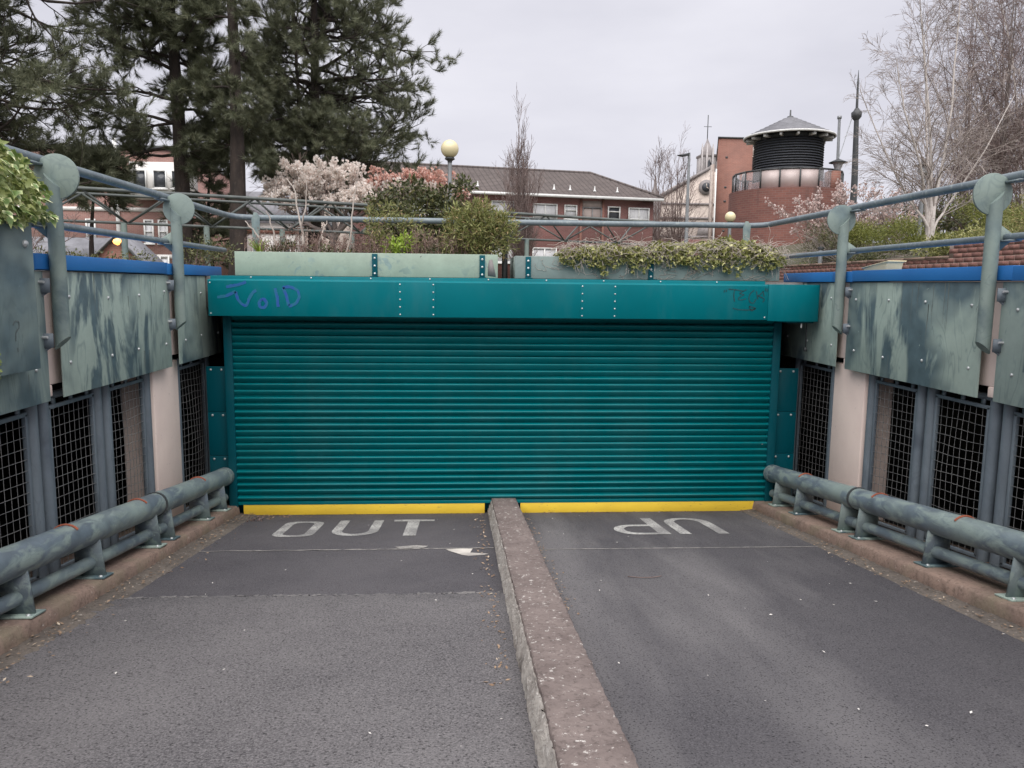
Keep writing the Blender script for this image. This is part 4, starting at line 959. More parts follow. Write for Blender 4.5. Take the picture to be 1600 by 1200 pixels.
def bare(name, lab, base, stems, mat, tmat, levels, group=None, r0=.06, extra=None, tips=None, rmin=.0035):
    """leafless tree. stems: polylines; levels: list of sprout kwargs"""
    t = thing(name, lab, 'tree', base, group); n_ = 14
    P = np.array([path(s_, n_) for s_ in stems]); P[:, 1:] += np.cumsum(rng.normal(size=P[:, 1:].shape)*.012, 1)
    L = np.linalg.norm(P[:, -1]-P[:, 0], axis=1); R0 = (r0*(L/L.max()))[:, None]*np.linspace(1, .18, n_)[None]
    MB().tubes(P, R0, 8).build('trunk', mat, t, smooth=60)
    allp = []; Q, RQ = P, R0; mb = MB()
    for i, lv in enumerate(levels):
        Q, RQ = sprout(Q, RQ, **lv); RQ = np.maximum(RQ, rmin); (mb.tubes(Q, RQ, 5 if i == 0 else 3)); allp.append(Q)
    stuff(mb.build('branches', tmat, t, smooth=60) if mb.n else mb)
    if tips:
        m_, cnt, sz, tpl = tips; e = np.concatenate([q_[:, k] for q_ in allp[-2:] for k in (-1, q_.shape[1]//2)]); e = e[rng.permutation(len(e))[:cnt]]
        stuff(MB().inst(tpl[0], tpl[1], e+rng.normal(size=e.shape)*.03, randrot(len(e)), rng.uniform(.6, 1.3, len(e))*sz).build('crown', m_, t))
    return t
# blossom templates: cup of five petals
bv, bf = [], []
for k in range(5):
    a = 2*pi*k/5; c_, s_ = cos(a), sin(a); i = len(bv)
    bv += [(0, 0, 0), (.32*c_-.26*s_, .32*s_+.26*c_, .5), (.5*c_, .5*s_, .95), (.32*c_+.26*s_, .32*s_-.26*c_, .5)]; bf += [[i, i+1, i+2], [i, i+2, i+3]]
BLO = (np.array(bv), np.array(bf))
def blossom_tree(name, lab, base, limbs, clouds, mats, n, sz, bark='bark_grey', r0=.07, group=None):
    t = thing(name, lab, 'tree', base, group)
    P = np.array([path(l, 10) for l in limbs]); P[:, 1:-1] += rng.normal(size=P[:, 1:-1].shape)*.03; R0 = r0*np.linspace(1, .2, 10)[None]*np.ones((len(P), 1))
    MB().tubes(P, R0, 7).build('trunk', bark, t, smooth=60)
    Q, RQ = sprout(P, R0, 7, .35, 1, .7, .5, 6, .0, .15, .5, .3); Q2, R2 = sprout(Q, RQ, 6, .3, 1, .7, .5, 5, 0, .2, .6, .4)
    MB().tubes(Q, RQ, 4).tubes(Q2, np.maximum(R2, .004), 3).build('branches', 'twig_brown', t, smooth=60)
    vol = np.array([c[3]*c[4]*c[5] for c in clouds])**.67
    for i, m_ in enumerate(mats):
        mb = MB()
        for c, v in zip(clouds, vol):
            if c[6] != i: continue
            k = int(n*v/vol.sum())+1
            d = rng.normal(size=(k, 3)); d /= np.linalg.norm(d, axis=1, keepdims=True); r = rng.uniform(0, 1, k)**.55
            sub = rng.normal(size=(max(5, k//22), 3))*.55; cen = sub[rng.integers(0, len(sub), k)]
            pos = np.array(c[:3])+cen*np.array(c[3:6])+d*r[:, None]*.115
            mb.inst(BLO[0], BLO[1], pos, randrot(k, 1.2), rng.uniform(.6, 1.3, k)*sz)
        if mb.n: stuff(mb.build('blossom', m_, t))
    return t
def clouds(lst): return lst
bx_, by_ = -3.4, 9.6
blossom_tree('blossom_tree', 'white blossom tree spreading in front of the broad pine', (-2.95, 9.6, G0),
    [[(-2.95, 9.6, G0), (-2.95, 9.6, 3.6), (-3.2, 9.6, 4.2), (-3.9, 9.6, 4.75)], [(-2.95, 9.6, 3.5), (-2.7, 9.6, 4.1), (-2.3, 9.6, 4.8)], [(-2.95, 9.6, 3.5), (-2.95, 9.6, 4.3), (-3.2, 9.7, 5.0)], [(-2.95, 9.6, 3.7), (-2.3, 9.5, 4.1), (-1.7, 9.5, 4.45)], [(-2.95, 9.6, 3.6), (-3.6, 9.5, 4.0), (-4.4, 9.5, 4.45)]],
    [(-3.45, 9.6, 5.02, .62, .5, .20, 0), (-2.75, 9.6, 5.0, .60, .5, .19, 0), (-4.15, 9.6, 4.72, .45, .45, .18, 0), (-3.5, 9.5, 4.62, .70, .5, .16, 0), (-2.4, 9.6, 4.72, .55, .5, .17, 0), (-4.0, 9.5, 4.38, .42, .4, .13, 0), (-2.1, 9.5, 4.45, .50, .45, .14, 0), (-2.9, 9.5, 4.42, .42, .4, .12, 0), (-3.15, 9.6, 4.86, .5, .5, .16, 0)], ['blossom_white'], 5600, .064)
blossom_tree('blossom_tree', 'white and rust-pink blossom tree beside the globe lamp', (-1.45, 9.2, G0),
    [[(-1.45, 9.2, G0), (-1.45, 9.2, 3.7), (-1.2, 9.2, 4.3), (-.9, 9.2, 4.85)], [(-1.45, 9.2, 3.6), (-1.7, 9.2, 4.2), (-1.9, 9.2, 4.7)], [(-1.45, 9.2, 3.6), (-1.0, 9.2, 4.1), (-.45, 9.2, 4.55)]],
    [(-1.55, 9.2, 4.72, .55, .45, .15, 0), (-1.0, 9.2, 4.88, .50, .45, .17, 1), (-.62, 9.2, 4.72, .40, .4, .20, 0), (-.6, 9.2, 4.92, .36, .4, .14, 1), (-1.75, 9.2, 4.88, .30, .3, .13, 1), (-1.3, 9.1, 4.58, .42, .4, .13, 0), (-.35, 9.2, 4.62, .26, .3, .14, 0), (-1.9, 9.2, 4.45, .4, .4, .12, 0)], ['blossom_white', 'blossom_rust'], 3400, .062)
blossom_tree('blossom_shrub', 'small coral-red flowering shrub right of the globe lamp post', (.08, 8.4, G0), [[(.08, 8.4, G0), (.08, 8.4, 3.6), (.02, 8.4, 4.3)], [(.08, 8.4, 3.4), (.3, 8.4, 4.25)]], [(.02, 8.4, 4.42, .22, .2, .12, 0), (.30, 8.4, 4.34, .14, .15, .10, 0)], ['blossom_rust'], 260, .055, r0=.03)
shrub('hedge', 'dark green conifer hedge behind the blossom trees', 'hedge', (-2.5, 12.0, G0), C(16, -4.0, .1, 11.5, 12.6, 2.9, 4.15, .5, .75), 'leaf_dark', 7500, .10, 'narrow', nst=10)  # dark green is the hedge's own leaf colour
shrub('shrub', 'tall dark olive shrub with glossy leaves under the globe lamp', 'shrub', (-.55, 3.2, 2.6), [(-1.2+.21*i, 3.2+.3*sin(i*2.1), 3.05+.30*j+.10*sin(i*1.7+j), .24, .3, .24) for i in range(7) for j in range(3)]+[(-.95+.24*i, 3.2, 3.92+.10*sin(i*2), .19, .2, .15) for i in range(5)], 'leaf_olive', 9500, .075, 'leaf', nst=22)

# columnar bare poplar in front of the flats
st = []
for i in range(30):
    a = rng.uniform(0, 2*pi); r = rng.uniform(.1, 1.05); st.append([(2.62, 26, G0), (2.62+.1*cos(a), 26+.1*sin(a), 3.6), (2.62+r*.7*cos(a), 26+r*.7*sin(a), 5.2), (2.60+r*cos(a), 26+r*sin(a), 9.6-2.3*r+rng.uniform(-.8, .3))])
st.append([(2.62, 26, G0), (2.62, 26, 6), (2.57, 26, 10.5)])
bare('poplar_tree', 'slim bare columnar tree in front of the brick flats', (2.62, 26, G0), st, 'twig_brown', 'twig_brown', [dict(count=18, t0=.12, t1=.95, ang=.35, lf=.26, npts=6, droop=-.10, wig=.1, rf=.5), dict(count=6, t0=.2, t1=1, ang=.4, lf=.45, npts=4, droop=-.1, wig=.14, rf=.7)], r0=.045, rmin=.0055)
# bare trees before the church
for k, (x, y, h, lab) in enumerate(((13.2, 44, 11.2, 'bare brown tree beside the gable end of the flats'), (15.2, 46, 11.6, 'bare brown tree in front of the church clock, nearer the street light'))):
    st = [[(x, y, G0), (x+rng.normal()*.1, y, 5), (x+dx, y, h-abs(dx)*1.2)] for dx in (-1.3, -.6, 0, .5, 1.1, -.2)]
    bare('bare_tree', lab, (x, y, G0), st, 'twig_brown', 'twig_brown', [dict(count=16, t0=.25, t1=1, ang=.5, lf=.34, npts=6, droop=-.06, wig=.16, rf=.5), dict(count=10, t0=.2, t1=1, ang=.5, lf=.5, npts=4, droop=-.04, wig=.18, rf=.6)], r0=.08, rmin=.0075)
# birches on the right
def gh(x, y): return float(ground_h(np.array(x, float), np.array(y, float)))
bx0, by0 = 9.6, 7.0; g = gh(bx0, by0)
st = [[(bx0, by0, g), (bx0-.05, by0, 3.9), (bx0-.55, by0, 4.45), (bx0-1.0, by0+.1, 5.3), (bx0-1.6, by0+.2, 6.6)], [(bx0, by0, g), (bx0+.02, by0, 4.0), (bx0-.10, by0-.1, 5.2), (bx0-.45, by0-.2, 6.9), (bx0-.7, by0-.2, 8.3)], [(bx0, by0, g), (bx0+.05, by0, 4.0), (bx0+.2, by0+.1, 4.6), (bx0+.45, by0+.2, 6.1), (bx0+.5, by0+.2, 8.6)],
      [(bx0, by0, g), (bx0+.08, by0, 3.95), (bx0+.35, by0+.1, 4.4), (bx0+.9, by0, 5.4), (bx0+1.5, by0, 6.6)], [(bx0, by0, g), (bx0+.02, by0, 4.1), (bx0+.05, by0+.3, 5.5), (bx0, by0+.6, 7.9)], [(bx0, by0, g), (bx0-.03, by0, 4.0), (bx0-.4, by0-.3, 4.9), (bx0-1.0, by0-.5, 6.0), (bx0-1.3, by0-.6, 7.0)]]
bare('birch_tree', 'white-stemmed multi-trunk birch rising behind the yellow-green bushes', (bx0, by0, g), st, 'bark_birch', 'twig_pale', [dict(count=16, t0=.30, t1=1, ang=.55, lf=.36, npts=8, droop=.01, wig=.13, rf=.45), dict(count=9, t0=.25, t1=1, ang=.6, lf=.5, npts=7, droop=.06, wig=.11, rf=.55), dict(count=4, t0=.3, t1=1, ang=.5, lf=.65, npts=5, droop=.10, wig=.10, rf=.6)], r0=.055, rmin=.0028)
for k, (x, y, h, lab, w) in enumerate(((14.2, 11.5, 10.4, 'tall drooping brown-twigged birch behind the white-stemmed birch', 1.0), (16.9, 14.2, 13.5, 'tallest drooping birch at the right edge with a pale trunk', 1.3), (19.5, 21.0, 13.5, 'tall distant brown birch showing left of the nearer brown birches', 1.2))):
    g = gh(x, y); st = [[(x, y, g), (x+.05, y, g+1.6), (x+dx*.4*w, y+dy*.4, g+(h-g)*.55), (x+dx*w, y+dy, h-abs(dx)*.9)] for dx, dy in ((0, 0), (-1.2, .3), (.9, -.4), (.4, 1.0), (-.6, -.9), (1.7, .4), (-2.0, 0))]
    bare('birch_tree', lab, (x, y, g), st, 'bark_birch' if k == 1 else 'bark_grey', 'twig_brown', [dict(count=16, t0=.15, t1=1, ang=.6, lf=.36, npts=8, droop=.01, wig=.13, rf=.4), dict(count=9, t0=.2, t1=1, ang=.65, lf=.5, npts=7, droop=.07, wig=.11, rf=.5), dict(count=5, t0=.3, t1=1, ang=.5, lf=.65, npts=5, droop=.14, wig=.10, rf=.6)], r0=.055, rmin=.0035)
for k, (x, y, w_, h, lab) in enumerate(((16.6, 17.5, 2.0, 7.0, 'dense brown leafless thicket behind the birches, nearer the magnolia'), (19.8, 17.0, 2.4, 8.6, 'dense brown leafless thicket behind the birches at the right edge'))):
    g = gh(x, y); st = []
    for i in range(22): a = rng.uniform(0, 2*pi); q_ = w_*rng.uniform(.1, 1)**.6; b0 = q_*.75; st.append([(x+b0*cos(a), y+b0*sin(a)*.5, g), (x+(b0+.1)*cos(a), y+b0*sin(a)*.5, g+1), (x+q_*1.1*cos(a), y+q_*.6*sin(a), h-rng.uniform(0, 1.8))])
    bare('bare_thicket', lab, (x, y, g), st, 'bark_grey', 'twig_brown', [dict(count=14, t0=.1, t1=1, ang=.55, lf=.34, npts=6, droop=-.02, wig=.14, rf=.5), dict(count=9, t0=.2, t1=1, ang=.6, lf=.5, npts=4, droop=0, wig=.16, rf=.6)], r0=.05, rmin=.006)
shrub('hedge', 'dark brown-green undergrowth at the foot of the right thickets', 'hedge', (15, 13.5, gh(15, 13.5)), C(14, 12.6, 19.0, 13.0, 14.5, 4.0, 4.9, .6, .9, .7), 'leaf_olive', 7000, .11, 'leaf', nst=20, twigs=6)
# shrubs in the raised right bed
x, y = 9.9, 11.0; g = gh(x, y)
st = [[(x, y, g), (x+dx*.3, y+dy*.3, g+.5), (x+dx*1.15, y+dy, 5.05-abs(dx)*.36)] for dx, dy in ((-1.1, 0), (-.7, .3), (-.3, -.2), (0, .3), (.5, 0), (1.0, .2), (.8, -.4), (-.5, -.4), (1.5, .1), (.2, -.5), (-1.4, .2), (1.9, .2))]
bare('magnolia_shrub', 'pink-budded magnolia thicket below the round brick drum', (x, y, g), st, 'bark_grey', 'twig_pale', [dict(count=16, t0=.2, t1=1, ang=.6, lf=.36, npts=6, droop=-.05, wig=.15, rf=.5), dict(count=9, t0=.2, t1=1, ang=.55, lf=.5, npts=4, droop=-.06, wig=.16, rf=.6)], r0=.03, tips=('blossom_pink', 3000, .056, BLO))
shrub('shrub', 'brown-green twiggy bush left of the right-hand far post', 'shrub', (8.9, 9.5, gh(8.9, 9.5)), C(11, 8.35, 9.5, 9.1, 10.2, 3.15, 4.10, .32, .52), 'leaf_olive', 4200, .06, 'narrow', 'twig_pale', nst=40, twigs=14)
shrub('shrub', 'bright yellow-green spreading bush right of the far right post', 'shrub', (10.1, 9.2, gh(10.1, 9.2)), C(17, 9.1, 11.1, 8.6, 9.7, 3.42, 4.05, .33, .50, .6), 'leaf_green', 13000, .075, 'narrow', nst=18)
shrub('shrub', 'low dull green hedge beneath the lower right rail', 'shrub', (9.6, 7.9, gh(9.6, 7.9)), C(13, 8.5, 11.0, 7.5, 8.3, 3.10, 3.35, .25, .38, .7), 'leaf_olive', 5200, .055, 'leaf', 'twig_pale', nst=36, twigs=10)
shrub('shrub', 'variegated yellow-green bush behind the white-stemmed birch foot', 'shrub', (10.5, 6.3, gh(10.5, 6.3)), C(13, 9.4, 11.9, 5.9, 6.8, 3.3, 3.7, .25, .40, .7), 'leaf_ivy', 5200, .075, 'leaf', nst=16)
shrub('shrub', 'yellow-green conifer bush left of the nearest right post', 'shrub', (11.6, 7.8, gh(11.6, 7.8)), C(11, 11.0, 12.5, 7.4, 8.2, 3.6, 4.45, .32, .5, .7), 'leaf_green', 7500, .075, 'narrow', nst=14)
shrub('shrub', 'tawny olive bush at the right edge behind the nearest right post', 'shrub', (10.1, 4.4, gh(10.1, 4.4)), C(11, 9.3, 11.0, 4.0, 4.9, 3.35, 4.05, .3, .44, .8), 'leaf_bronze', 6500, .07, 'narrow', 'twig_brown', nst=26, twigs=8)
shrub('shrub', 'tiny green plant in the corner left of the small bollard', 'shrub', (8.5, 10.2, gh(8.5, 10.2)), C(5, 8.3, 9.2, 9.9, 10.5, 3.08, 3.25, .17, .27), 'leaf_green', 500, .045, 'leaf', nst=6)
shrub('hedge', 'low clipped hedge just behind the left blue coping', 'hedge', (-5.0, 1.6, G0), C(18, -7.0, -3.9, 1.2, 2.0, 2.62, 2.86, .22, .34, .6), 'leaf_olive', 4200, .045, 'leaf', nst=20)
shrub('shrub', 'leafy dark shrub behind the corner of the left coping and pale planter', 'shrub', (-4.6, 5.0, G0), C(7, -5.0, -3.9, 4.6, 5.4, 2.8, 3.2, .22, .34), 'leaf_olive', 1300, .055, 'leaf', 'twig_brown', nst=16, twigs=5)
st = [[(-6.2, 2.6, G0), (-6.2+dx*.4, 2.6, 2.9), (-6.2+dx, 2.6+.2*dx, 3.5-.2*abs(dx))] for dx in (-.6, -.3, 0, .3, .6, .9)]
bare('bare_shrub', 'bare brown twiggy bush behind the nearest left post', (-6.2, 2.6, G0), st, 'twig_brown', 'twig_brown', [dict(count=9, t0=.2, t1=1, ang=.6, lf=.5, npts=6, droop=0, wig=.2, rf=.6), dict(count=5, t0=.2, t1=1, ang=.6, lf=.5, npts=4, droop=0, wig=.2, rf=.7)], r0=.018)

# ------------------------------------------------------------------ steel truss pergola
def truss(lab, A, B, posts, n, z1=4.18, z0=3.64):
    t = thing('steel_truss', lab, 'truss', ((A[0]+B[0])/2, (A[1]+B[1])/2, G0), 'pergola trusses'); A = np.array([*A, 0.]); B = np.array([*B, 0.]); d = B-A; off = np.array([-d[1], d[0], 0])/np.linalg.norm(d)*.45
    U_ = lambda u, z, o=0: A+d*u+off*o+np.array([0, 0, z])
    MB().tube([U_(0, z1), U_(1, z1)], .034, 8).build('top_chord', 'truss_steel', t, smooth=50)
    MB().tube([U_(0, z1, 2), U_(1, z1, 2)], .026, 8).build('top_chord', 'truss_steel', t, smooth=50)
    MB().tube([U_(0, z0, 1), U_(1, z0, 1)], .026, 8).build('bottom_chord', 'truss_steel', t, smooth=50)
    for i in range(n):
        a, m_, e = i/n, (i+.5)/n, (i+1)/n
        for o in (0, 2):
            MB().tube([U_(a, z1, o), U_(m_, z0, 1)], .02, 6).build('diagonal', 'truss_steel', t); MB().tube([U_(m_, z0, 1), U_(e, z1, o)], .02, 6).build('diagonal', 'truss_steel', t)
    for u in posts:
        p = U_(u, 0, 1); MB().tube([(p[0], p[1], G0), (p[0], p[1], z0)], .055, 10).build('post', 'sage_post', t, smooth=50)
    return t
truss('long steel truss on posts in front of the pines at left', (-8.0, 5.1), (-1.3, 8.1), (.29, .485, .68, .875), 5)
truss('shorter steel truss crossing in front of the brick flats', (.5, 9.0), (4.9, 11.15), (.28,), 3, 4.2, 3.66)

# ------------------------------------------------------------------ lamps, poles
def globe_lamp(lab, x, y, z, r):
    t = thing('globe_lamp', lab, 'lamp', (x, y, G0), 'globe lamps')
    an = np.linspace(-pi/2+.25, pi/2, 14); MB().lathe((x, y, z), [(max(.0005, r*cos(a)), r*sin(a)) for a in an], 24).build('globe', 'globe_glass', t, smooth=80)
    MB().lathe((x, y, z-r*1.22), [(.035, -.12), (.05, -.02), (.11, .02), (r*.55, r*.16), (r*.5, r*.28)], 16).build('collar', 'dark_metal', t, smooth=40)
    MB().tube([(x, y, G0), (x, y, z-r*1.25)], .045, 10).build('pole', 'grey_metal', t, smooth=50)
globe_lamp('cream globe lamp on a grey pole beside the blossom tree', -.26, 8.0, 5.37, .185)
globe_lamp('small cream globe lamp in front of the brick drum', 7.667, 13.5, 4.577, .15)
t = thing('street_light', 'grey street light with flat head between the flats and the slab block', 'street light', (11.2, 30, G0))
MB().tube([(11.22, 30, G0), (11.2, 30, 9.15)], np.array([.11, .06]), 10).build('pole', 'grey_metal', t, smooth=50); MB().prism([(10.6, 9.02), (10.85, 9.06), (11.2, 9.14), (11.15, 9.02), (10.9, 8.96)], 'y', 29.86, 30.14).build('head', 'dark_metal', t, bevel=.01)
t = thing('street_lantern', 'conical-topped lantern post right of the brick drum', 'street light', (12.97, 18, G0))
MB().tube([(12.97, 18, G0), (12.95, 18, 6.55)], .045, 10).build('pole', 'grey_metal', t, smooth=50); MB().lathe((12.95, 18, 6.55), [(.04, 0), (.08, .05), (.17, .30), (.20, .33)], 14).build('bowl', 'curtain', t, smooth=40); MB().lathe((12.95, 18, 6.88), [(.30, -.01), (.31, .01), (.10, .10), (.03, .13), (.001, .16)], 16).build('hat', 'dark_metal', t, smooth=40)
t = thing('lantern_post', 'dark lantern post standing among the birch stems', 'street light', (11.2, 10, gh(11.2, 10)))
zt = 5.62; MB().tube([(11.2, 10, gh(11.2, 10)), (11.2, 10, zt-.3)], .05, 10).build('pole', 'grey_metal', t, smooth=50); MB().lathe((11.2, 10, zt-.3), [(.05, 0), (.14, .06), (.13, .22), (.12, .24)], 12).build('bowl', 'grey_metal', t, smooth=40); MB().lathe((11.2, 10, zt-.06), [(.22, -.01), (.23, .01), (.10, .05), (.04, .15), (.001, .17)], 14).build('hat', 'dark_metal', t, smooth=40)
t = thing('mast', 'tall dark tapering mast with a clamp behind the magnolia', 'mast', (19.7, 30, G0))
MB().tube([(19.75, 30, G0), (19.72, 30, 8), (19.6, 30, 11.3)], np.array([.2, .16, .11]), 10).build('pole', 'dark_metal', t, smooth=50); MB().tube([(19.6, 30, 11.3), (19.57, 30, 12.6), (19.56, 30, 13.3)], np.array([.07, .05, .01]), 8).build('spike', 'dark_metal', t, smooth=50)
MB().lathe((19.6, 30, 11.05), [(.12, -.15), (.24, 0), (.26, .22), (.16, .3), (.1, .42)], 10).build('clamp', 'dark_metal', t); MB().tube([(19.4, 30, 11.1), (18.6, 30, 8.2), (17.9, 30, 5.5)], .02, 5).build('stay_cable', 'grey_metal', t)
t = thing('pole', 'thin grey pole left of the dark mast', 'pole', (19.1, 30.5, G0))
MB().tube([(19.17, 30.5, G0), (18.98, 30.5, 11.1)], np.array([.10, .07]), 8).build('shaft', 'grey_metal', t, smooth=50); MB().box(18.9, 19.06, 30.42, 30.58, 11.05, 11.2).build('cap', 'grey_metal', t)
t = thing('bollard', 'small grey bollard light by the brick wall under the lower right rail', 'bollard', (8.36, 9.2, gh(8.36, 9.2)))
MB().cyl((8.36, 9.2, gh(8.36, 9.2)+.12), 'z', .05, .5, 12).build('body', 'grey_metal', t, smooth=50); MB().lathe((8.36, 9.2, gh(8.36, 9.2)+.37), [(.05, 0), (.075, .02), (.075, .06), (.001, .08)], 12).build('cap', 'dark_metal', t, smooth=40)
t = thing('street_lamp', 'lit orange street lamp on a bent dark arm at far left', 'street light', (-11.6, 20, G0))
MB().tube(path([(-11.45, 20, G0), (-11.5, 20, 3.3), (-11.75, 20, 3.62), (-12.12, 20, 3.93)], 10), .05, 8).build('arm', 'dark_metal', t, smooth=50)
MB().lathe((-12.2, 20, 3.96), [(.001, -.13), (.11, -.08), (.155, 0), (.11, .08), (.001, .11)], 14).build('lamp_bowl', 'sodium_lamp', t, smooth=80)

# ------------------------------------------------------------------ buildings
def window(mb_parent, x0, x1, z0, z1, y, kind='curtain', split=1, frame='white_paint', fw=.07, rail=None):
    """window set in a wall facing -y"""
    mb = MB(); mb.box(x0, x0+fw, y-.03, y+.05, z0, z1); mb.box(x1-fw, x1, y-.03, y+.05, z0, z1); mb.box(x0+fw, x1-fw, y-.03, y+.05, z0, z0+fw); mb.box(x0+fw, x1-fw, y-.03, y+.05, z1-fw, z1)
    for k in range(1, split+1) if split > 1 else ():
        pass
    if split > 1:
        for k in range(1, split): x = x0+(x1-x0)*k/split; mb.box(x-fw/2, x+fw/2, y-.025, y+.045, z0+fw, z1-fw)
    if rail: zr_ = z0+(z1-z0)*rail; mb.box(x0+fw, x1-fw, y-.028, y+.048, zr_-fw/2, zr_+fw/2)
    f = mb.build('window', frame, mb_parent)
    MB().box(x0+fw*.5, x1-fw*.5, y+.052, y+.06, z0+fw*.5, z1-fw*.5).build('pane', kind, f)
    MB().box(x0-.06, x1+.06, y-.06, y-.032, z0-.08, z0-.001).build('sill', frame, f)
    return f
# brick flats (rotated slightly: right end farther away)
fl = thing('brick_flats', 'two-storey red brick flats with a long brown tiled hipped roof', 'building', (0, 0, 0))
y0 = 0.
MB().box(-6.0, 11.7, .06, 8, 0, 5.30).build('wall', 'brick_flats', fl)
for z0_, z1_ in ((.9, 2.3), (3.75, 5.05)):
    pass
wins = [(-2.6, -.8), (2.0, 3.95), (4.75, 6.3)]
for dz in (0, -2.55):
    for x0, x1, z0, z1, sp, rl, kd in ((1.55, 3.5, 3.95, 4.93, 2, None, 'curtain'), (4.05, 5.55, 3.86, 4.86, 2, .25, 'curtain'), (5.98, 6.78, 4.03, 4.84, 1, .62, 'curtain'), (8.72, 9.52, 4.03, 4.84, 1, .62, 'window_glass'), (10.05, 11.42, 3.85, 4.82, 2, .3, 'curtain'), (-3.2, -1.4, 3.95, 4.93, 2, None, 'curtain')):
        window(fl, x0, x1, z0+dz, z1+dz, .0, kd, sp, rail=rl)
    window(fl, 7.12, 8.35, 3.78+dz, 4.74+dz, .0, 'weather_panel', 2, frame='grey_metal', fw=.04)
    MB().box(7.1, 8.36, .02, .058, 4.75+dz, 5.12+dz).build('spandrel', 'weather_panel', fl)
for x in (7.02, 8.42): MB().box(x-.07, x+.07, -.05, .055, 0, 5.29).build('pier', 'brick_slab', fl)
# roof: courses of tiles, each a step
rf = MB(); ncr = 17; ez, rzz, ey, ry_ = 5.36, 7.3, -.45, 4.0; xr_e, xr_r = 12.1, 9.0
for i in range(ncr):
    a, b_ = i/ncr, (i+1)/ncr
    ya, yb = ey+(ry_-ey)*a, ey+(ry_-ey)*b_+.06; za, zb = ez+(rzz-ez)*a, ez+(rzz-ez)*b_; xa, xb = xr_e+(xr_r-xr_e)*a, xr_e+(xr_r-xr_e)*b_
    rf.add([(-7, ya, za+.045), (xa, ya, za+.045), (xb, yb, zb+.02), (-7, yb, zb+.02), (-7, ya, za-.01), (xa, ya, za-.01)], [[0, 1, 2, 3], [4, 5, 1, 0]])
rf.add([(xr_e, ey, ez), (xr_e, 8.45, ez), (xr_r, ry_, rzz+.03), (-7, 8.45, ez), (-7, ry_, rzz+.03)], [[1, 3, 4, 2]], [[0, 1, 2]])
roof = rf.build('roof', 'roof_tile', fl)
MB().tube([(-7, ry_, rzz+.04), (xr_r, ry_, rzz+.04), (xr_e, ey, ez+.07)], .09, 6).build('ridge_tiles', 'roof_tile', roof)
MB().box(-7, xr_e+.02, ey-.05, ey-.012, ez-.16, ez+.0).build('gutter', 'white_paint', roof); MB().box(-7, xr_e, ey-.01, .055, ez-.12, ez-.06).build('soffit', 'white_paint', roof)
for x in (-.9, 2.6-1.8, 5.4, 6.4, 7.95, 9.4): # roof vents: small white cowls
    u = .16; yv, zv = ey+(ry_-ey)*u, ez+(rzz-ez)*u+.04; MB().lathe((x, yv, zv), [(.11, 0), (.05, .08), (.03, .26), (.02, .30), (.001, .31)], 8).build('roof_vent', 'white_paint', roof)
# turn and place the whole building
fl.location = (.15, 36.4, 2.47); fl.rotation_euler = (0, 0, math.atan2(2.3, 12)); WORLDPOS[fl.name] = np.array(fl.location)
# brick slab block with a recessed window bay
sl = thing('brick_block', 'tall plain red-brown brick block left of the round drum', 'building', (17.6, 44, G0))
MB().prism([(16.6, 42), (18.9, 42), (21.8, 51), (19.5, 51)], 'z', G0, 12.15).build('wall', 'brick_slab', sl); MB().prism([(16.53, 41.94), (18.95, 41.94), (21.87, 51.05), (19.45, 51.05)], 'z', 12.152, 12.25).build('parapet', 'dark_metal', sl)
MB().box(18.902, 20.4, 42.7, 45, G0, 11.9).build('wing', 'brick_flats', sl)
window(sl, 18.95, 20.2, 9.75, 11.2, 42.64, 'window_glass', 1); MB().box(18.95, 20.35, 42.64, 42.69, 11.25, 11.8).build('fascia', 'render_white', sl); MB().box(18.95, 20.2, 42.64, 42.69, 7.6, 9.66).build('panel', 'dark_metal', sl)
MB().box(16.45, 16.598, 42.6, 43.0, G0, 10.6).build('quoin_strip', 'stone_church', sl); MB().tube([(16.5, 41.9, G0), (16.5, 41.9, 10.2)], .05, 6).build('downpipe', 'white_paint', sl)
for z in (10.9, 9.0, 8.1, 6.2): MB().box(17.1, 17.25, 41.985, 41.999, z, z+.12).build('wall_vent', 'dark_metal', sl)
# round ventilation drum
dx, dy = 11.42, 18.6; R1 = 1.95
vd = thing('ventilation_tower', 'round brick drum with glass balustrade and louvred turret under a conical roof', 'tower', (dx, dy, G0))
MB().lathe((dx, dy, 0), [(R1, G0), (R1, 5.88), (R1-.25, 5.885), (R1-.25, 5.7), (.9, 5.68)], 64).build('drum', 'brick_drum', vd, smooth=40, center=(dx, dy, 0))
MB().lathe((dx, dy, 0), [(1.10, 5.70), (1.10, 7.62)], 48).build('turret_core', 'dark_metal', vd, smooth=40)
for i in range(17):
    z = 6.20+i*.085; MB().lathe((dx, dy, z), [(1.105, .07), (1.175, .012), (1.175, 0), (1.105, .02)], 48).build('louvre', 'louvre', vd)
MB().lathe((dx, dy, 5.70), [(1.18, 0), (1.18, .5), (1.10, .505)], 48).build('turret_base', 'brick_drum', vd, center=(dx, dy, 0))
MB().lathe((dx, dy, 7.645), [(1.105, 0), (1.14, .01), (1.14, .22), (1.105, .24)], 48).build('eaves_band', 'louvre', vd)
cone = MB()
for i in range(9):
    a, b_ = i/9, (i+1)/9; r_a, r_b = 1.52*(1-a)+.10*a, 1.52*(1-b_)+.10*b_; z_a, z_b = 7.80+.68*a, 7.80+.68*b_
    cone.lathe((dx, dy, 0), [(r_a, z_a-.012), (r_a, z_a+.022), (r_b-.01, z_b)], 16)
cone = cone.build('roof', 'slate', vd)
MB().lathe((dx, dy, 7.775), [(1.50, -.03), (1.545, -.02), (1.545, .035), (1.50, .04)], 32).build('gutter', 'white_paint', cone); MB().lathe((dx, dy, 8.46), [(.12, 0), (.10, .05), (.03, .07), (.025, .26), (.001, .28)], 10).build('finial', 'dark_metal', cone)
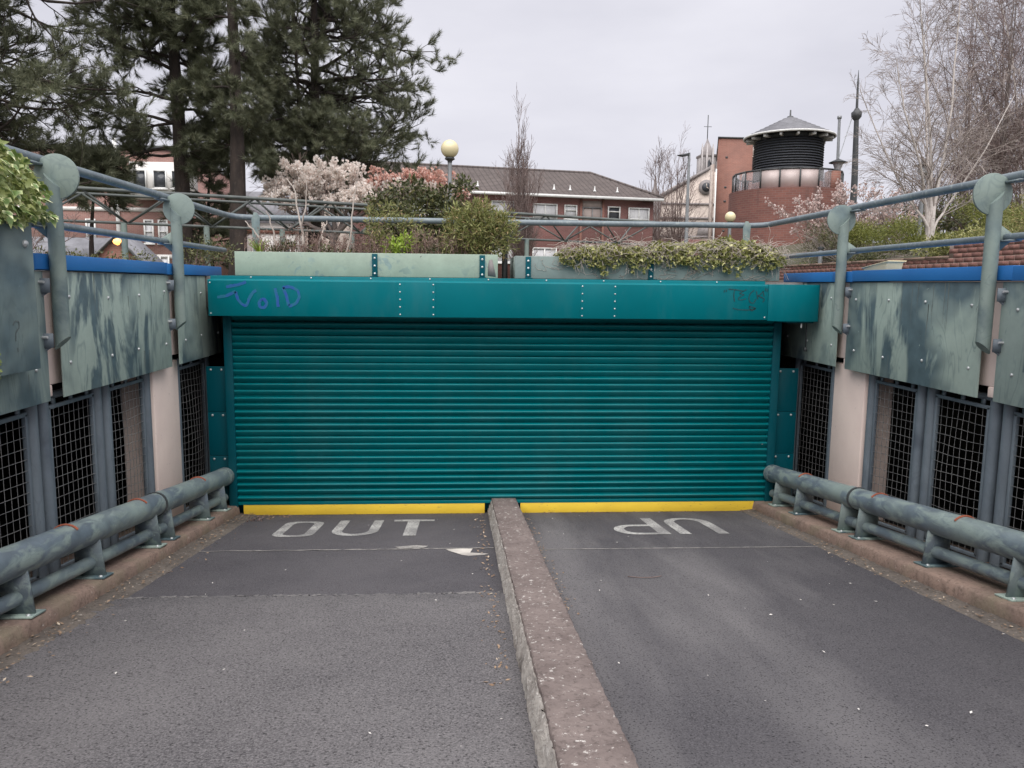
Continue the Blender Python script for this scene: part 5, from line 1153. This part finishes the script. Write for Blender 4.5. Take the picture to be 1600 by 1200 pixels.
for k in range(16):
    a = 2*pi*(k+.5)/16; MB().bar((dx+1.14*cos(a), dy+1.14*sin(a), 7.70), (dx+1.46*cos(a), dy+1.46*sin(a), 7.70), .07, .09).build('rafter_end', 'white_paint', vd)
npn = 18
for k in range(npn):
    a, e = 2*pi*k/npn, 2*pi*(k+1)/npn; rr = R1-.12; p, q_ = (dx+rr*cos(a), dy+rr*sin(a)), (dx+rr*cos(e), dy+rr*sin(e))
    MB().bar((*p, 5.87), (*p, 6.50), .045).build('baluster', 'dark_metal', vd); MB().bar((*p, 6.50), (*q_, 6.50), .05).build('handrail', 'dark_metal', vd)
    MB().bar(((p[0]*.97+q_[0]*.03), (p[1]*.97+q_[1]*.03), 6.18), ((p[0]*.03+q_[0]*.97), (p[1]*.03+q_[1]*.97), 6.18), .01, .58).build('pane', 'frosted_glass' if k in (11, 12, 13) else 'clear_glass', vd)
# brick pier inside the balustrade
MB().box(dx+.75, dx+1.15, dy-1.62, dy-1.25, 5.7, 6.46).build('pier', 'brick_slab', vd)
# church behind
ch = thing('church', 'pale stone church gable with clock and pinnacled bell turret', 'church', (26, 82, G0))
MB().prism([(21.5, G0), (31, G0), (31, 15.0), (28.2, 15.9), (22.0, 12.2), (21.5, 12.0)], 'y', 80.2, 95).build('wall', 'stone_church', ch)
MB().prism([(21.9, 12.15), (28.3, 15.95), (28.3, 16.3), (21.7, 12.5)], 'y', 80.0, 80.5).build('gable_coping', 'stone_dark', ch)
for z in (10.3, 11.9, 8.2): MB().box(21.5, 29.7, 80.05, 80.19, z, z+.22).build('string_course', 'stone_dark', ch)
MB().box(21.4, 29.7, 80.06, 80.19, G0, 8.0).build('lower_wall', 'brick_flats', ch)
MB().prism([(27.0, 8.4), (29.4, 8.4), (29.2, 9.2), (28.2, 10.0), (27.2, 9.2)], 'y', 80.08, 80.19).build('arch', 'stone_dark', ch)
MB().prism(disc_poly(27.9, 13.9, .85, 24), 'y', 80.02, 80.19).build('clock', 'stone_dark', ch); MB().prism(disc_poly(27.9, 13.9, .52, 20), 'y', 79.98, 80.018).build('clock_face', 'louvre', ch)
MB().bar((27.9, 79.96, 13.9), (27.9, 79.96, 14.3), .07).bar((27.9, 79.95, 13.9), (28.15, 79.95, 13.75), .07).build('clock_hands', 'stone_church', ch)
bt = MB().box(27.5, 29.3, 81, 82.8, 13.8, 17.5).build('bell_turret', 'stone_pale', ch)
MB().box(27.42, 29.38, 80.92, 82.88, 17.501, 17.75).build('parapet', 'stone_dark', bt)
MB().add([(27.75, 81.2, 17.75), (29.05, 81.2, 17.75), (29.05, 82.6, 17.75), (27.75, 82.6, 17.75), (28.4, 81.9, 19.7)], None, [[0, 1, 4], [1, 2, 4], [2, 3, 4], [3, 0, 4]]).build('spirelet', 'stone_dark', bt)
for x in (27.5, 28.05, 28.75, 29.3): MB().prism([(x-.12, 13.9), (x+.12, 13.9), (x+.11, 18.1), (x, 18.9), (x-.11, 18.1)], 'y', 80.72, 80.91).build('pinnacle', 'stone_pale', bt)
MB().prism([(28.17, 15.2), (28.63, 15.2), (28.63, 16.7), (28.4, 17.2), (28.17, 16.7)], 'y', 80.93, 80.99).build('louvred_opening', 'louvre', bt)
MB().tube([(28.4, 82, 19.3), (28.4, 82, 22.3)], .05, 6).build('weather_vane', 'dark_metal', bt); MB().bar((27.95, 82, 21.0), (28.85, 82, 21.0), .05).build('vane_arm', 'dark_metal', bt)
MB().prism([(21.3, G0), (22.5, G0), (22.5, 12.6), (22.1, 13.6), (21.9, 15.0), (21.7, 13.6), (21.3, 12.6)], 'y', 79.6, 80.0).build('corner_pinnacle', 'stone_dark', ch)
MB().box(29.7, 30.4, 79.6, 80.19, G0, 15.2).build('buttress', 'brick_flats', ch)
# brick building at far left
lb = thing('brick_building', 'three-storey pink-red brick building with white bands behind the left pines', 'building', (-21, 42, G0))
MB().box(-27, -16.7, 38, 52, G0, 10.0).build('wall', 'brick_left', lb); MB().box(-27.1, -16.6, 37.9, 52.1, 10.002, 10.25).build('parapet', 'dark_metal', lb)
for z in (8.2, 6.55, 3.9): MB().box(-27, -16.68, 37.94, 37.999, z, z+.22).build('band', 'render_white', lb)
MB().tube([(-19.75, 37.85, G0), (-19.72, 37.85, 10.6)], .12, 8).build('downpipe', 'white_paint', lb)
for x0 in (-25.6, -23.6, -21.6, -18.35, -17.55): 
    for z in (4.75, 2.7): window(lb, x0, x0+.55, z, z+1.35, 37.93, 'curtain', 1, rail=.5, fw=.08)
t2 = MB().box(-18.6, -15.2, 36.9, 37.9, 7.2, 9.2).build('bay', 'render_white', lb)
for x0 in (-18.4, -17.3, -16.3): window(lb, x0, x0+.75, 7.75, 8.75, 36.83, 'window_glass', 1, fw=.06)
MB().box(-16.68, -14.9, 38.5, 52, G0, 7.3).build('wing', 'brick_left', lb)
for z in (4.75, 2.7): window(lb, -16.4, -15.8, z, z+1.35, 38.43, 'curtain', 1, rail=.5, fw=.08)
# small gabled house and its slate roof, far left
sh_ = thing('gabled_house', 'small brick house with slate roof behind the lit orange lamp', 'house', (-15, 26, G0))
MB().prism([(-15.35, G0), (-13.45, G0), (-13.45, 3.45), (-14.4, 4.35), (-15.35, 3.45)], 'y', 25, 27).build('gable', 'brick_slab', sh_); MB().prism([(-15.6, 3.24), (-14.4, 4.37), (-13.2, 3.22), (-13.2, 3.32), (-14.4, 4.48), (-15.6, 3.34)], 'y', 24.8, 27.2).build('gable_roof', 'slate', sh_)
MB().prism([(24.9, 3.35), (26.3, 4.42), (27.7, 3.35)][::-1], 'x', -20, -15.0).build('roof', 'slate', sh_); MB().box(-20, -15.36, 25.1, 27.5, G0, 3.349).build('wall', 'render_white', sh_)
# stone villa between the pine trunks
sv = thing('stone_house', 'buff stone gabled house seen between the pine trunks', 'house', (-10, 45, G0))
MB().prism([(-10.6, G0), (-6.9, G0), (-6.9, 6.2), (-8.8, 8.2), (-10.6, 6.2)], 'y', 45, 53).build('gable', 'stone_church', sv)
window(sv, -9.2, -8.4, 5.9, 6.9, 44.93, 'window_glass', 1, frame='stone_dark'); MB().prism([(46.0, 6.62), (49.6, 9.1), (53.2, 6.62)][::-1], 'x', -16.4, -10.62).build('roof', 'slate', sv); MB().prism([(-10.95, 5.85), (-8.75, 8.22), (-6.55, 5.85), (-6.55, 6.05), (-8.75, 8.42), (-10.95, 6.05)], 'y', 44.8, 53.1).build('gable_roof', 'slate', sv); MB().box(-16.2, -10.61, 46.31, 53, G0, 6.615).build('wall', 'render_white', sv)
for x0 in (-14.3, -12.6): window(sv, x0, x0+.8, 3.9, 5.4, 46.24, 'window_glass', 2, fw=.09)
MB().box(-15.5, -11, 46.2, 46.30, 5.9, 6.3).build('band', 'brick_slab', sv)
# distant wooded ridge on the left
xs = np.linspace(-260, 60, 90); rid = 12+6*np.sin(xs*.02)+2*np.sin(xs*.11)+rng.normal(size=90)*.4
V = np.concatenate([np.stack([xs, np.full(90, 300.), np.full(90, G0)], -1), np.stack([xs, np.full(90, 330.), rid], -1), np.stack([xs, np.full(90, 400.), np.full(90, G0)], -1)])
a = np.arange(270).reshape(3, 90); struct(MB().add(V, np.stack([a[:-1, :-1], a[:-1, 1:], a[1:, 1:], a[1:, :-1]], -1).reshape(-1, 4)).build('hills', 'leaf_dark' if False else 'stone_dark', center=(0, 0, 0)))

# ------------------------------------------------------------------ litter on the ramp
def scatter(name, mat, lab, cat, pts, size, tilt):
    pts = np.array(pts); P = np.column_stack([pts[:, 0], pts[:, 1], rz(pts[:, 1])+pts[:, 2]])
    o = stuff(MB().inst(LEAF_V-np.array([0, 0, .5]), LEAF_F, P, randrot(len(P), tilt) @ np.array([[1, 0, 0], [0, 0, -1], [0, 1, 0]]), size*rng.uniform(.4, 1.3, len(P))).build(name, mat)); return tag(o, lab, cat)
pts = [(-2.31+abs(rng.normal())*.10*(-1 if rng.uniform() < .8 else 1.2), rng.uniform(-6, -.02), .028) for _ in range(420)]+[(-2.25+abs(rng.normal())*.25, -.04-abs(rng.normal())*.12, .006) for _ in range(130)]+[(.25-abs(rng.normal())*.06, rng.uniform(-5, -.03), .012) for _ in range(160)]
scatter('leaf_litter', 'litter', 'dry brown leaf litter gathered along the left lane edges', 'leaf litter', pts, .028, .5)
pts = [(3.27+rng.normal()*.05, rng.uniform(-6, -.02), .022) for _ in range(320)]+[(.66+abs(rng.normal())*.05, rng.uniform(-4, -.02), .010) for _ in range(170)]+[(.9+abs(rng.normal())*.9, -.03-abs(rng.normal())*.03, .006) for _ in range(110)]
scatter('leaf_litter', 'litter', 'dry brown leaf litter gathered along the right lane edges', 'leaf litter', pts, .026, .5)
pts = [(rng.uniform(-2.2, 3.2), rng.uniform(-6, -.2), .010 if True else 0) for _ in range(55)]; pts = [p for p in pts if not .26 < p[0] < .66]
scatter('fallen_petals', 'petal', 'pale fallen petals scattered over both ramp lanes', 'petals', pts, .022, .25)
tw = thing('fallen_twig', 'thin dark curved twig lying on the right lane', 'twig', (1.35, -2.95, rz(-2.95)+.006))
MB().tube(path([(1.27, -2.93, rz(-2.93)+.008), (1.36, -2.97, rz(-2.97)+.008), (1.46, -2.97, rz(-2.97)+.009), (1.53, -2.93, rz(-2.93)+.008)], 9), .0035, 5).build('stem', 'twig_brown', tw)
for k, (x, y) in enumerate(((-2.22, -.35), (-2.12, -.42))):
    pass
lf = thing('dead_leaf_clump', 'dark clump of dead leaves near the left end of the yellow board', 'leaf litter', (-2.18, -.38, rz(-.38)))
stuff(MB().inst(LEAF_V, LEAF_F, np.array([[-2.18+rng.normal()*.05, -.38+rng.normal()*.05, rz(-.38)+.015+abs(rng.normal())*.012] for _ in range(40)]), randrot(40), rng.uniform(.02, .05, 40)).build('leaves', 'twig_brown', lf))
for m_ in bpy.data.materials: m_.use_fake_user = False
